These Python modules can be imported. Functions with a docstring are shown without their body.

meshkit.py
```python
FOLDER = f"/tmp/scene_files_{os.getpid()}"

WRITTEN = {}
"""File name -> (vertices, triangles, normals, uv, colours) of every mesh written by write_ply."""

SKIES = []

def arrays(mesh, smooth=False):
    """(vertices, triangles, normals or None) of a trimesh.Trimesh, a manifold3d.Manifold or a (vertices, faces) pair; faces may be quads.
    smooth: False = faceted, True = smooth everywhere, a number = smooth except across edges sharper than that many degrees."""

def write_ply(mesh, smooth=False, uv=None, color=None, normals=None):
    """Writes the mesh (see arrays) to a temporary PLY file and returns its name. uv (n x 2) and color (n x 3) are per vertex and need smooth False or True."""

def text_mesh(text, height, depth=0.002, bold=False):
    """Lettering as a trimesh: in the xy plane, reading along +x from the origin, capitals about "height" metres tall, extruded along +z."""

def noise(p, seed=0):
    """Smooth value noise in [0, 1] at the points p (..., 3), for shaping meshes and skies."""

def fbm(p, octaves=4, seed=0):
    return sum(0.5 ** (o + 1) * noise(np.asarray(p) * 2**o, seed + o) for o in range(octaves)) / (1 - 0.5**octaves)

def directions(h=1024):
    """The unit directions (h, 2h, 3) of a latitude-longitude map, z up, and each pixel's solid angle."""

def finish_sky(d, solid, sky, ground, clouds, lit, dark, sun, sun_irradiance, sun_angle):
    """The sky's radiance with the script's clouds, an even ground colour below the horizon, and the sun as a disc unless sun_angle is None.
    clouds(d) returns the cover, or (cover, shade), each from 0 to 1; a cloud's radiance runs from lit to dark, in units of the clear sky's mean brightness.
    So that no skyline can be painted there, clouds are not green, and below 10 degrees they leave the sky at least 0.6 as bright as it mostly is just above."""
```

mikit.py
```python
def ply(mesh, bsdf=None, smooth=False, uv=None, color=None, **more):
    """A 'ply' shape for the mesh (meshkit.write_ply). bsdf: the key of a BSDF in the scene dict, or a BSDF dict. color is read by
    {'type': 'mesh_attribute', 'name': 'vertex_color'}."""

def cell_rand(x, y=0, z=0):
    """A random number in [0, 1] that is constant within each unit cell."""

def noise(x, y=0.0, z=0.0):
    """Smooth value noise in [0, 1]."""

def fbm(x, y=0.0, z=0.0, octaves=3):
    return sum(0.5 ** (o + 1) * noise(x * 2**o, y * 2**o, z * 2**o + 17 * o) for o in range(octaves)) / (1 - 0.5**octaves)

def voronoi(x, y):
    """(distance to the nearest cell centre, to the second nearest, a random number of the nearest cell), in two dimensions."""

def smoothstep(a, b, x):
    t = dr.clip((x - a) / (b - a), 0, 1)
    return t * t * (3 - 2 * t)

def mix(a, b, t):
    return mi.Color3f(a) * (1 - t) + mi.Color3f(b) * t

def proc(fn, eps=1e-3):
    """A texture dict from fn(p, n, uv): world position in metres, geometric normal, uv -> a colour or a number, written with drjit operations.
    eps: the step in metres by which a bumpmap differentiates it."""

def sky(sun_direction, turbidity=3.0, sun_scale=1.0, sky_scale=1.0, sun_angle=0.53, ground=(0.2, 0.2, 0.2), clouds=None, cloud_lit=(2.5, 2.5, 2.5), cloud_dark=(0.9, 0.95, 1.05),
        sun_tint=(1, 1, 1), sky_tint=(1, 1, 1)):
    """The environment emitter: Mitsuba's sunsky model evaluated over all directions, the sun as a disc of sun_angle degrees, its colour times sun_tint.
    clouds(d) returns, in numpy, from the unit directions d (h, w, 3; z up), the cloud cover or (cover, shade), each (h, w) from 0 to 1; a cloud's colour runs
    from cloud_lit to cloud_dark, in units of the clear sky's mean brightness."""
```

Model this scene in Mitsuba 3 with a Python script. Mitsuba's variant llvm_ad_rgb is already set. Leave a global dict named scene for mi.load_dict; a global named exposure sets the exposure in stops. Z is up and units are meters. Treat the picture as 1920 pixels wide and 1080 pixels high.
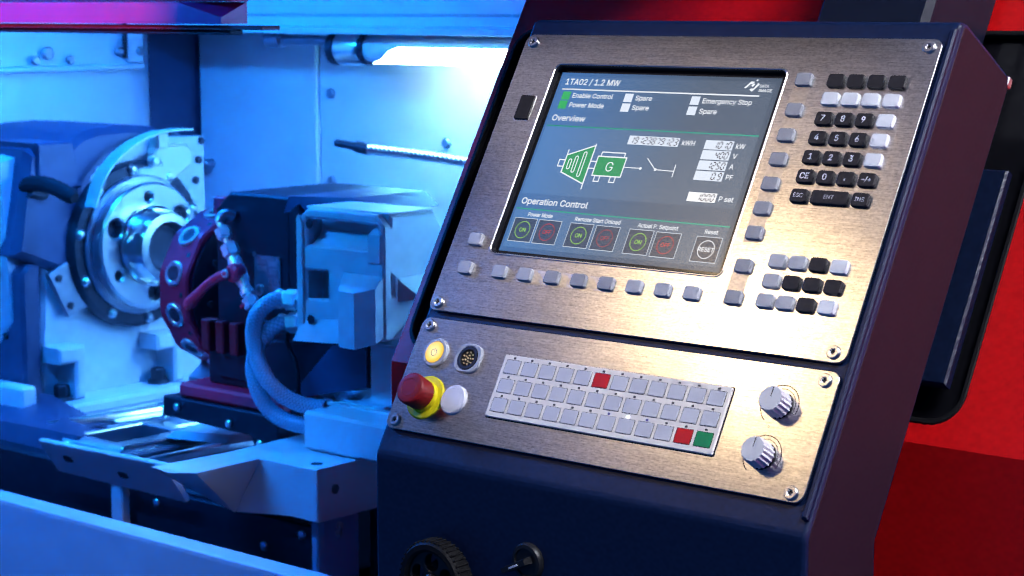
import math, random, numpy as np, trimesh, mitsuba as mi, mikit, meshkit
import drjit as dr
from shapely.geometry import Polygon, LineString, Point, box as sbox
from mikit import proc, noise, fbm, smoothstep, mix

random.seed(7)
T = mi.ScalarTransform4f
scene, labels = {}, {}
exposure = 0.0

# ------------------------------------------------------------------ camera
# x runs along the machine, y into it, z up; the origin is the lower left corner of the console's upper steel plate
CAM = np.array([1.29448, -1.38955, 0.28560])
YAW, PITCH = math.radians(40.5287), math.radians(7.9623)
FWD = np.array([-math.sin(YAW) * math.cos(PITCH), math.cos(YAW) * math.cos(PITCH), -math.sin(PITCH)])
scene['camera'] = {'type': 'thinlens', 'fov': 2 * math.degrees(math.atan(960 / 3765.55)), 'fov_axis': 'x', 'aperture_radius': 0.0029, 'focus_distance': 1.84,
                   'near_clip': 0.05, 'far_clip': 60.0, 'to_world': T().look_at(origin=CAM.tolist(), target=(CAM + FWD).tolist(), up=[0, 0, 1])}


def rgb(r, g=None, b=None):
    return {'type': 'rgb', 'value': [r, g, b] if g is not None else [r, r, r]}


# ------------------------------------------------------------------ lights: the hall's dim air light, two hall luminaires, a work lamp, added red and magenta lights (lamps inside the machine stand in their builders)
scene['hall_light'] = {'type': 'constant', 'radiance': rgb(0.005, 0.042, 0.165)}
LAMPS = []   # (key, label, centre, aim, half size, radiance)
LAMPS.append(('work_lamp', 'round warm work lamp hanging above and left of the control console', (-0.56, -0.93, 1.10), (0.36, 0.03, 0.02), 0.11, (23.0, 16.2, 8.8)))
LAMPS.append(('hall_luminaire', 'dimmer bluish hall luminaire, further left and lower than the other', (-1.35, -1.25, 1.95), (0.12, 0.12, 0.25), 0.60, (0.24, 0.21, 0.20)))
LAMPS.append(('stage_light', 'red stage spotlight standing off to the left, aimed at the tool turret', (-1.60, -1.60, 0.70), (-0.86, 0.44, -0.115), 3.6, (1.7, 0.01, 0.15)))  # no such source: red light added for the turret rim and lever
LAMPS.append(('stage_light', 'second red stage spotlight, lower and aimed up at the red door rail', (-0.88, -0.75, -0.25), (-0.78, 0.15, 0.283), 13.0, (3.6, 0.04, 0.6)))  # added only to brighten the door rail
LAMPS.append(('hall_luminaire', 'large square cool white hall luminaire high above the console', (2.20, -0.35, 2.45), (1.35, -0.1, 0.0), 0.55, (28.5, 29.5, 33.0)))
LAMPS.append(('stage_light', 'magenta stage light standing off to the right of the machine', (3.0, 0.45, 0.60), (0.4, 0.05, 0.05), 0.40, (4.5, 0.4, 2.6)))  # unseen light added to turn the console side purple
TUBE, BLUE = (13.0, 56.0, 185.0), (0.2, 18.5, 108.0)


# ------------------------------------------------------------------ materials
def bs(key, d, two=True):
    scene[key] = {'type': 'twosided', 'bsdf': d} if two else d


def pr(key, col, rough=0.5, metal=0.0, spec=0.5, bump=None, **kw):
    d = {'type': 'principled', 'base_color': col if isinstance(col, dict) else rgb(*col), 'roughness': rough, 'metallic': metal, **kw}
    if metal == 0:
        d['specular'] = spec
    if bump:
        d = {'type': 'bumpmap', 'arbitrary': bump[0], 'scale': bump[1], 'bsdf': d}
    bs(key, d)


def spread(p, scale, amount, seed=0.0):
    return 1 - amount + 2 * amount * fbm(p.x * scale + seed, p.y * scale + 3.1, p.z * scale, octaves=3)


def tint(col, scale, amount, seed=0.0):
    def fn(p, n, uv):
        return mi.Color3f(*col) * spread(p, scale, amount, seed)
    return proc(fn)


def steel_colour(p, n, uv):
    t = p.y * 0.5 + p.z * 0.866
    grain = noise(p.x * 520, t * 900, 2.0) * 0.5 + noise(p.x * 240, t * 1700, 5.0) * 0.5
    cloud = fbm(p.x * 9, t * 14, 1.0, octaves=3)
    streak = noise(p.x * 26, t * 1500, 8.0)
    return mi.Color3f(0.66, 0.64, 0.61) * (0.50 + 0.58 * grain + 0.22 * streak + 0.26 * (cloud - 0.5))


def steel_rough(p, n, uv):
    t = p.y * 0.5 + p.z * 0.866
    return 0.258 + 0.13 * (fbm(p.x * 8, t * 10, 4.0, octaves=3) - 0.5) + 0.05 * (noise(p.x * 500, t * 900, 9.0) - 0.5)


def steel_bump(p, n, uv):
    t = p.y * 0.5 + p.z * 0.866
    return noise(p.x * 420, t * 1100, 3.0)


bs('steel_plate', {'type': 'bumpmap', 'arbitrary': proc(steel_bump, 2e-4), 'scale': 5e-6,
                   'bsdf': {'type': 'principled', 'base_color': proc(steel_colour), 'roughness': proc(steel_rough), 'metallic': 1.0}})


def film_colour(p, n, uv):
    t = p.y * 0.5 + p.z * 0.866
    return mi.Color3f(0.78, 0.75, 0.70) * (0.80 + 0.25 * noise(p.x * 420, t * 700, 7.0))


pr('film_strip', proc(film_colour), 0.42, 1.0)
pr('bright_edge', (0.86, 0.82, 0.76), 0.30, 1.0)
pr('screw_steel', tint((0.72, 0.70, 0.68), 900, 0.15), 0.34, 1.0)
pr('screw_socket', (0.03, 0.03, 0.035), 0.5)


def pebble(p, n, uv):
    return fbm(p.x * 520, p.y * 520, p.z * 520, octaves=2)


pr('console_paint', tint((0.003, 0.013, 0.055), 300, 0.22), 0.46, 0.0, 0.42, bump=(proc(pebble, 3e-4), 1.6e-4))
pr('console_flank', tint((0.019, 0.007, 0.017), 420, 0.20), 0.60, 0.0, 0.35, bump=(proc(pebble, 3e-4), 1.0e-4))  # same paint as the front, with the purple side light mixed in
pr('leatherette', tint((0.0012, 0.007, 0.030), 200, 0.3), 0.40, 0.0, 0.6, bump=(proc(lambda p, n, uv: fbm(p.x * 260, p.y * 260, p.z * 260, octaves=2), 6e-4), 5e-4))
pr('red_paint', tint((0.60, 0.003, 0.005), 240, 0.12), 0.42, 0.0, 0.4)
pr('black_gloss', (0.006, 0.006, 0.008), 0.16, 0.0, 0.5)
pr('black_plastic', tint((0.012, 0.012, 0.014), 500, 0.2), 0.40, 0.0, 0.45)
pr('black_rubber', (0.006, 0.006, 0.007), 0.62, 0.0, 0.2)
pr('key_black', tint((0.020, 0.019, 0.022), 900, 0.2), 0.55, 0.0, 0.4)
pr('key_white', tint((0.81, 0.83, 0.85), 900, 0.04), 0.55, 0.0, 0.4)
pr('key_grey', tint((0.34, 0.345, 0.37), 900, 0.07), 0.60, 0.0, 0.4)
pr('key_silver', tint((0.48, 0.49, 0.52), 900, 0.06), 0.55, 0.0, 0.4)
pr('pad_cream', tint((0.90, 0.85, 0.75), 300, 0.03), 0.45, 0.0, 0.5)
pr('pad_key', tint((0.62, 0.62, 0.645), 900, 0.05), 0.55, 0.0, 0.4)
pr('key_red', tint((0.62, 0.006, 0.008), 700, 0.08), 0.5, 0.0, 0.4)
pr('key_green', tint((0.004, 0.26, 0.085), 700, 0.08), 0.5, 0.0, 0.4)
pr('stop_red', tint((0.20, 0.003, 0.006), 700, 0.12), 0.5, 0.0, 0.4)
pr('stop_yellow', tint((0.78, 0.66, 0.01), 300, 0.06), 0.45, 0.0, 0.4)
pr('ring_grey', tint((0.42, 0.44, 0.48), 400, 0.05), 0.45, 0.0, 0.5)
pr('white_plastic', tint((0.74, 0.74, 0.80), 400, 0.03), 0.4, 0.0, 0.5)
pr('knob_grey', tint((0.65, 0.66, 0.675), 500, 0.05), 0.48, 0.0, 0.5)
pr('amber_lens', (0.80, 0.50, 0.06), 0.4, 0.0, 0.4)
pr('print_dark', (0.05, 0.045, 0.045), 0.6)
pr('print_white', (0.86, 0.88, 0.92), 0.6)
pr('brass', (0.78, 0.60, 0.38), 0.25, 1.0)
pr('screen_glass', (0.010, 0.012, 0.016), 0.22, 0.0, 0.5)
pr('screen_page', (0.05, 0.05, 0.055), 0.25, 0.0, 0.5)
# inside the machine
pr('cabin_paint', tint((0.60, 0.64, 0.68), 9, 0.09), 0.34, 0.0, 0.5)
pr('cast_paint', tint((0.44, 0.47, 0.49), 60, 0.10), 0.42, 0.0, 0.5, bump=(proc(lambda p, n, uv: fbm(p.x * 140, p.y * 140, p.z * 140, octaves=2), 1e-3), 5e-4))
pr('grey_casting', tint((0.030, 0.045, 0.080), 40, 0.12), 0.45, 0.0, 0.5)
pr('navy_paint', tint((0.007, 0.008, 0.013), 60, 0.2), 0.45, 0.0, 0.3)
pr('sill_paint', tint((0.24, 0.42, 0.58), 30, 0.05), 0.40, 0.0, 0.5)  # pale sill; the blue of the lamps is put into its colour
pr('machined_steel', tint((0.62, 0.63, 0.65), 40, 0.10), 0.32, 1.0)
pr('polished_steel', tint((0.74, 0.75, 0.77), 30, 0.05), 0.20, 1.0)
pr('fitting_steel', tint((0.80, 0.82, 0.84), 60, 0.08), 0.46, 0.75)
pr('dull_steel', tint((0.34, 0.35, 0.38), 60, 0.18), 0.42, 1.0)
pr('door_red', tint((0.48, 0.012, 0.085), 20, 0.1), 0.34, 0.0, 0.6)
pr('red_lacquer', tint((0.66, 0.020, 0.050), 60, 0.12), 0.34, 0.0, 0.6)
pr('red_anodised', tint((0.42, 0.02, 0.05), 60, 0.15), 0.32, 0.5)  # steel rim with a red reflection painted into its base colour
pr('dark_red', tint((0.14, 0.008, 0.014), 60, 0.2), 0.5, 0.0, 0.3)
pr('rear_post', (0.004, 0.008, 0.022), 0.5, 0.0, 0.25)


def braid(p, n, uv):
    a, b = uv.x * 6.2832 * 8, uv.y * 640
    return dr.abs(dr.sin(a * 0.5 + b)) * 0.5 + dr.abs(dr.sin(a * 0.5 - b)) * 0.5


def braid_colour(p, n, uv):
    return mi.Color3f(0.30, 0.36, 0.42) * (0.30 + 0.95 * braid(p, n, uv))


pr('braided_hose', proc(braid_colour), 0.38, 0.0, 0.7)


# ------------------------------------------------------------------ shape helpers
def numbered(key):
    if key not in scene and key not in labels:
        return key
    k = 1
    while f'{key}_{k:03d}' in scene or f'{key}_{k:03d}' in labels:
        k += 1
    return f'{key}_{k:03d}'


def thing(name, label, cat, group=None, kind=None):
    key = numbered(name)
    labels[key] = {'label': label, 'category': cat}
    if group:
        labels[key]['group'] = group
    if kind:
        labels[key]['kind'] = kind
    return key


def obj(name, mesh, mat, parent=None, smooth=35, label=None, **kw):
    key = numbered(f'{parent}__{name}' if parent else name)
    scene[key] = mikit.ply(mesh, mat, smooth, **kw)
    if label:
        labels[key] = {'label': label}
    return key


def cat(*ms):
    return trimesh.util.concatenate([m for m in ms if m is not None])


def hull(pts):
    return trimesh.convex.convex_hull(np.asarray(pts, float))


def box(x0, x1, y0, y1, z0, z1, b=0.0):
    pts = []
    for i in range(3):
        q = [[x0, x1], [y0, y1], [z0, z1]]
        for j in range(3):
            if j != i:
                q[j] = [q[j][0] + b, q[j][1] - b]
        pts += [(x, y, z) for x in q[0] for y in q[1] for z in q[2]]
    return hull(pts)


def rrect(w, h, r, n=5, cx=0.0, cy=0.0):
    out = []
    for k, (sx, sy) in enumerate(((1, 1), (-1, 1), (-1, -1), (1, -1))):
        for a in np.linspace(0, math.pi / 2, n):
            t = a + k * math.pi / 2
            out.append((cx + sx * (w / 2 - r) + r * math.cos(t), cy + sy * (h / 2 - r) + r * math.sin(t)))
    return np.array(out)


def circle(r, n=32, cx=0.0, cy=0.0, ph=0.0):
    t = np.arange(n) * 2 * math.pi / n + ph
    return np.stack([cx + r * np.cos(t), cy + r * np.sin(t)], 1)


def ccw(p):
    p = np.asarray(p, float)
    a = np.sum(p[:, 0] * np.roll(p[:, 1], -1) - np.roll(p[:, 0], -1) * p[:, 1])
    return p if a > 0 else p[::-1]


def inset(p, b):
    """Moves the outline of a counter-clockwise polygon inwards by b."""
    e = np.roll(p, -1, 0) - p
    n = np.stack([-e[:, 1], e[:, 0]], 1)
    n /= np.linalg.norm(n, axis=1, keepdims=True) + 1e-12
    m = n + np.roll(n, 1, 0)
    m /= np.maximum((m * m).sum(1, keepdims=True) / 2, 0.15)
    return p + m * b


def flat(outer, holes=(), z=0.0):
    v, f = trimesh.creation.triangulate_polygon(Polygon(outer, [h for h in holes]), engine='earcut')
    m = trimesh.Trimesh(np.c_[v, np.full(len(v), z)], f, process=False)
    if len(f) and m.face_normals[:, 2].sum() < 0:
        m.invert()
    return m


def wall(a, b, za, zb):
    n = len(a)
    v = np.vstack([np.c_[a, np.full(n, za)], np.c_[b, np.full(n, zb)]])
    i = np.arange(n)
    j = (i + 1) % n
    return trimesh.Trimesh(v, np.vstack([np.stack([i, j, j + n], 1), np.stack([i, j + n, i + n], 1)]), process=False)


def extr(outer, z0, z1, holes=(), b=0.0):
    """A prism of the outline from z0 to z1 with its upper edges chamfered by b; holes get the chamfer too."""
    o = ccw(outer)
    hs = [ccw(h) for h in holes]
    if b <= 0:
        rings = [(o, o)] + [(h[::-1], h[::-1]) for h in hs]
    else:
        rings = [(o, inset(o, b))] + [(h[::-1], inset(h, -b)[::-1]) for h in hs]
    parts = [flat(rings[0][1], [r[1] for r in rings[1:]], z1)]
    low = flat(rings[0][0], [r[0] for r in rings[1:]], z0)
    low.invert()
    parts.append(low)
    for p, q in rings:
        parts.append(wall(p, p, z0, z1 - b))
        if b > 0:
            parts.append(wall(p, q, z1 - b, z1))
    m = cat(*parts)
    m.merge_vertices()
    return m


def soft_cap(w, h, r, height, b=1.0):
    """A key: a rounded block with a soft edge."""
    pts = []
    for d, z in ((0, 0), (0, height - b), (0.3 * b, height - 0.3 * b), (b, height)):
        pts += [(x, y, z) for x, y in rrect(w - 2 * d, h - 2 * d, max(r - d * 0.5, 0.3), 4)]
    return hull(pts)


def lathe(profile, n=40):
    return trimesh.creation.revolve(np.asarray(profile, float), sections=n)


def disc(r, z0, z1, b=0.0, n=40):
    return lathe([(0, z0), (r, z0), (r, z1 - b), (r - b, z1), (0, z1)], n)


def ring(r0, r1, z0, z1, b=0.0, n=40):
    return lathe([(r0, z0), (r1, z0), (r1, z1 - b), (r1 - b, z1), (r0 + b, z1), (r0, z1 - b), (r0, z0)], n)


def sweep(points, radius, sides=16, uv=False):
    p = np.asarray(points, float)
    rad = np.broadcast_to(np.asarray(radius, float), (len(p),))
    t = np.gradient(p, axis=0)
    t /= np.linalg.norm(t, axis=1, keepdims=True)
    a = np.cross(t[0], [0, 0, 1.0] if abs(t[0][2]) < 0.9 else [1.0, 0, 0])
    fr = []
    for k in range(len(p)):
        a = a - t[k] * (a @ t[k])
        a /= np.linalg.norm(a)
        fr.append((a, np.cross(t[k], a)))
    A, B = np.array([x[0] for x in fr]), np.array([x[1] for x in fr])
    m = sides + 1
    ang = np.arange(m) * 2 * np.pi / sides
    v = p[:, None] + rad[:, None, None] * (np.cos(ang)[None, :, None] * A[:, None] + np.sin(ang)[None, :, None] * B[:, None])
    i, j = np.meshgrid(np.arange(len(p) - 1), np.arange(sides), indexing='ij')
    q = np.stack([i * m + j, i * m + j + 1, (i + 1) * m + j + 1, (i + 1) * m + j], -1).reshape(-1, 4)
    f = np.vstack([q[:, [0, 1, 2]], q[:, [0, 2, 3]]])
    length = np.r_[0, np.cumsum(np.linalg.norm(np.diff(p, axis=0), axis=1))]
    V = v.reshape(-1, 3)
    UV = np.stack([np.tile(ang / (2 * np.pi), len(p)), np.repeat(length, m)], 1)
    if uv:
        return (V, f), UV
    ends = []
    for e, s in ((0, -1), (len(p) - 1, 1)):
        ringv = v[e, :sides]
        c = trimesh.Trimesh(np.vstack([ringv, p[e]]), [[k, (k + 1) % sides, sides] for k in range(sides)], process=False)
        if (c.face_normals[0] @ t[e]) * s < 0:
            c.invert()
        ends.append(c)
    return cat(trimesh.Trimesh(V, f, process=False), *ends)


def spline(ctrl, n=60):
    from scipy.interpolate import CubicSpline
    c = np.asarray(ctrl, float)
    d = np.r_[0, np.cumsum(np.linalg.norm(np.diff(c, axis=0), axis=1))]
    return CubicSpline(d, c)(np.linspace(0, d[-1], n))


def xf(mesh, M):
    m = mesh.copy()
    m.apply_transform(M)
    return m


def frame(ex, ey, ez, o=(0, 0, 0)):
    M = np.eye(4)
    M[:3, 0], M[:3, 1], M[:3, 2], M[:3, 3] = ex, ey, ez, o
    return M


UP, NRM = np.array([0, 0.5, math.sqrt(3) / 2]), np.array([0, -math.sqrt(3) / 2, 0.5])
PANEL = frame(np.array([1, 0, 0]) * 1e-3, UP * 1e-3, NRM * 1e-3)           # millimetres on the tilted console front: s right, t up, h out


def at(s, t, h=0.0):
    M = PANEL.copy()
    M[:3, 3] = 1e-3 * (np.array([1, 0, 0]) * s + UP * t + NRM * h)
    return M


def mm(x, y, z):      # millimetre frame standing on the console's upright front
    return frame(np.array([1e-3, 0, 0]), np.array([0, 0, 1e-3]), np.array([0, -1e-3, 0]), (x, y, z))


def along_x(x=0.0, y=0.0, z=0.0):       # local z becomes +x, local x becomes +y, local y becomes +z
    return frame((0, 1, 0), (0, 0, 1), (1, 0, 0), (x, y, z))


def facing_y(x=0.0, y=0.0, z=0.0):      # local z becomes -y (towards the viewer), local x +x, local y +z
    return frame((1, 0, 0), (0, 0, 1), (0, -1, 0), (x, y, z))


def up_z(x=0.0, y=0.0, z=0.0):
    return frame((1, 0, 0), (0, 1, 0), (0, 0, 1), (x, y, z))


def bolt_head(r, h, M, n=6):
    return xf(cat(extr(circle(r, n), 0, h, b=h * 0.25)), M)


# ------------------------------------------------------------------ the lamps' bodies
for key, label, c, aim, size, rad in LAMPS:
    c, aim = np.array(c, float), np.array(aim, float)
    d = (aim - c) / np.linalg.norm(aim - c)
    ex = np.cross(d, [0, 1.0, 0])
    ex /= np.linalg.norm(ex)
    M = frame(ex, np.cross(d, ex), d, c)
    lamp = thing(key, label, 'lamp')
    if size > 1:      # a spotlight: the size is its cutoff angle
        scene[lamp + '_beam'] = {'type': 'spot', 'intensity': rgb(*rad), 'cutoff_angle': size, 'beam_width': size * 0.72, 'to_world': T().look_at(origin=c.tolist(), target=aim.tolist(), up=[0, 0, 1])}
        obj('housing', xf(lathe([(0.03, -0.16), (0.05, -0.15), (0.06, 0.06), (0.055, 0.06), (0.045, -0.14), (0.03, -0.15)], 32), M), 'black_plastic', lamp)
        continue
    if size < 0.2:
        lens = flat(circle(size, 40), z=0.0)
        shell = lathe([(size * 0.35, -size * 1.5), (size * 0.5, -size * 1.4), (size * 1.12, 0.0), (size * 1.12, 0.62 if key == 'work_lamp' else 1.0), (size * 1.09, 0.62 if key == 'work_lamp' else 1.0), (size * 1.09, 0.0), (size * 0.46, -size * 1.3)], 40)  # long hood added to keep the warm light out of the bay
    else:
        lens = flat(rrect(2 * size, 2 * size, 0.02), z=0.0)
        shell = extr(rrect(2 * size + 0.06, 2 * size + 0.06, 0.03), -0.09, -0.004)
    scene[lamp + '__diffuser'] = {**mikit.ply(xf(lens, M), 'white_plastic'), 'emitter': {'type': 'area', 'radiance': rgb(*rad)}}
    obj('housing', xf(shell, M), 'black_plastic', lamp)


# ------------------------------------------------------------------ the machine's cabin
cabin = thing('machine_cabin', 'white sheet metal cabin of the lathe behind the work area, lit blue', 'machine cabin')
obj('back_panel', xf(extr([(-1.602, -0.42), (-1.288, -0.42), (-1.288, 0.50), (-1.602, 0.50)], 0, 0.03, b=0.003), facing_y(0, 1.128, 0)), 'cabin_paint', cabin)
obj('back_panel', xf(extr([(-1.2865, -0.42), (0.75, -0.42), (0.75, 0.50), (-1.2865, 0.50)], 0, 0.03, b=0.003), facing_y(0, 1.134, 0)), 'cabin_paint', cabin)
# end wall: a near sheet with a rounded fold, then a recessed strip
fold = [(0.05, 0.0), (0.91, 0.0)] + [(0.91 + 0.09 * math.sin(a), -0.09 + 0.09 * math.cos(a)) for a in np.linspace(0.1, math.pi / 2, 8)] + [(1.0, -0.12), (0.05, -0.12)]
endw = xf(extr(fold, -0.45, 0.50), frame((0, 1, 0), (1, 0, 0), (0, 0, 1), (-1.57, 0, 0)))
endw.invert()
obj('end_wall', endw, 'cabin_paint', cabin)
obj('end_strip', box(-1.70, -1.615, 0.99, 1.14, -0.45, 0.50, 0.002), 'grey_casting', cabin)
obj('wall_ledge', box(-1.57, -1.556, 0.40, 0.935, 0.175, 0.186, 0.003), 'cabin_paint', cabin)
obj('hanger_plate', box(-1.57, -1.561, 0.90, 0.935, 0.188, 0.262, 0.002), 'cabin_paint', cabin)
obj('hanger_slot', box(-1.562, -1.5585, 0.888, 0.896, 0.196, 0.262), 'black_plastic', cabin)
for y, z, r in ((0.726, 0.207, 0.011), (0.880, 0.208, 0.008), (0.926, 0.208, 0.008), (0.62, 0.194, 0.008), (0.70, 0.195, 0.008), (0.773, 0.195, 0.008)):
    obj('screw', xf(disc(r, 0, 0.007, 0.002, 16), along_x(-1.563, y, z)), 'dull_steel', cabin)
obj('screw', xf(disc(0.012, 0, 0.006, 0.002, 16), along_x(-1.614, 1.045, 0.045)), 'dull_steel', cabin)
for x, z in ((-1.255, 0.135), (-1.255, -0.02), (-1.255, 0.29), (-1.585, -0.012), (-0.98, 0.06)):
    obj('screw', xf(disc(0.009, 0, 0.006, 0.002, 16), facing_y(x, 1.103 if x > -1.4 else 1.097, z)), 'dull_steel', cabin)
obj('plug', xf(cat(disc(0.013, 0, 0.012, 0.003, 16), xf(disc(0.009, 0, 0.02, 0.003, 16), up_z(0.012, 0.008, 0))), facing_y(-1.582, 1.097, -0.012)), 'dull_steel', cabin)
obj('unseen_roof', box(-1.75, -0.12, 0.16, 1.16, 0.50, 0.53), 'navy_paint', cabin)  # unseen roof over the bay, dark so that little light bounces back
obj('unseen_roof', box(-0.119, 0.75, 0.52, 1.16, 0.50, 0.53), 'navy_paint', cabin)  # rear piece added to close the bay against outside light
obj('added_end_wall', xf(extr([(0.17, -0.5), (0.18, -0.09), (0.83, 1.04), (1.16, 1.04), (1.16, -0.5)], 1.101, 1.13), along_x()), 'navy_paint', cabin)  # unseen wall added to stop the magenta light leaking in
obj('unseen_roof', box(-0.119, 0.25, 0.16, 0.45, 0.50, 0.53), 'navy_paint', cabin)  # bridging piece added to block the hall luminaire
obj('added_visor', box(-1.75, -0.401, -0.30, 0.159, 0.50, 0.53), 'navy_paint', cabin)  # unseen visor added to keep hall light off the bay
obj('added_visor', box(-0.40, 0.25, -0.02, 0.159, 0.50, 0.53), 'navy_paint', cabin)  # second visor piece, added for the same shading
lint = [(0.93, 0.242), (0.93, 0.252), (0.955, 0.256), (0.955, 0.270), (0.94, 0.275), (0.94, 0.50), (0.99, 0.50), (0.99, 0.242)]
obj('lintel', xf(extr(lint, -1.60, 0.75), along_x()), 'cabin_paint', cabin)
obj('floor_pan', box(-1.75, 0.75, 0.20, 1.13, -0.52, -0.50), 'navy_paint', cabin)
obj('lower_wall', box(-1.75, 0.75, 0.215, 0.235, -0.60, -0.46), 'dark_red', cabin)
obj('end_wall_near', box(-1.75, -1.70, 0.10, 0.40, -0.5, 0.5), 'navy_paint', cabin)
obj('side_ledge', box(-1.50, -1.285, 0.452, 0.482, -0.352, -0.303, 0.004), 'cabin_paint', cabin)


def lamp_tube(label, x0, x1, y, z, lit0, lit1, visible, rad):
    k = thing('machine_lamp', label, 'lamp')
    obj('tube_housing', xf(lathe([(0.0, 0), (0.0225, 0), (0.0225, x1 - x0), (0.0, x1 - x0)], 32), along_x(x0, y, z + 0.004)), 'cabin_paint', k)
    obj('end_cap', xf(lathe([(0, -0.046), (0.024, -0.046), (0.029, -0.040), (0.029, 0.006), (0.0265, 0.012), (0, 0.012)], 32), along_x(x0, y, z + 0.004)), 'polished_steel', k)
    obj('collar', xf(ring(0.0225, 0.0270, 0.014, 0.024, 0.002, 32), along_x(x0, y, z + 0.004)), 'navy_paint', k)
    obj('rear_collar', xf(ring(0.020, 0.0280, -0.060, -0.0462, 0.002, 32), along_x(x0, y, z + 0.004)), 'black_plastic', k)
    if visible:
        obj('cable_gland', xf(cat(disc(0.008, -0.20, -0.05, 0, 16), disc(0.0135, -0.225, -0.185, 0.006, 16)), along_x(x0, y, z + 0.016)), 'dull_steel', k)
    # the lit half of the tube: a rounded trough, pointed at its near end
    n = 16
    ang = np.linspace(math.radians(172), math.radians(368), n)
    rows = []
    for x, f in ((x0 + lit0, 0.12), (x0 + lit0 + 0.030, 0.45), (x0 + lit0 + 0.055, 0.85), (x0 + lit0 + 0.075, 1.0), (x0 + lit1, 1.0)):
        c = (ang - ang.mean()) * f + ang.mean()
        rows.append(np.stack([np.full(n, x), y + 0.0240 * np.cos(c), z + 0.004 + 0.0240 * np.sin(c)], 1))
    v = np.vstack(rows)
    i, j = np.meshgrid(np.arange(len(rows) - 1), np.arange(n - 1), indexing='ij')
    q = np.stack([i * n + j, i * n + j + 1, (i + 1) * n + j + 1, (i + 1) * n + j], -1).reshape(-1, 4)
    m = trimesh.Trimesh(v, np.vstack([q[:, [0, 1, 2]], q[:, [0, 2, 3]]]), process=False)
    if (m.face_normals[:, 2] * m.area_faces).sum() > 0:
        m.invert()
    scene[k + '__light_strip'] = {**mikit.ply(m, 'white_plastic', True), 'emitter': {'type': 'area', 'radiance': rgb(*rad)}}
    return k


lamp_tube('bluish white tube lamp with a steel end cap under the cabin lintel', -1.062, 0.45, 0.985, 0.214, 0.03, 1.50, True, TUBE)
lamp_tube('second bluish tube lamp mounted out of view above the headstock', -1.50, -0.75, 0.50, 0.42, 0.03, 0.70, False, BLUE)

lamp_tube('third bluish tube lamp added out of view as front fill by the door opening', -1.50, -0.60, -0.13, 0.44, 0.03, 0.88, False, (0.3, 34.0, 178.0))  # fill tube added so that front faces catch blue light

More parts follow.
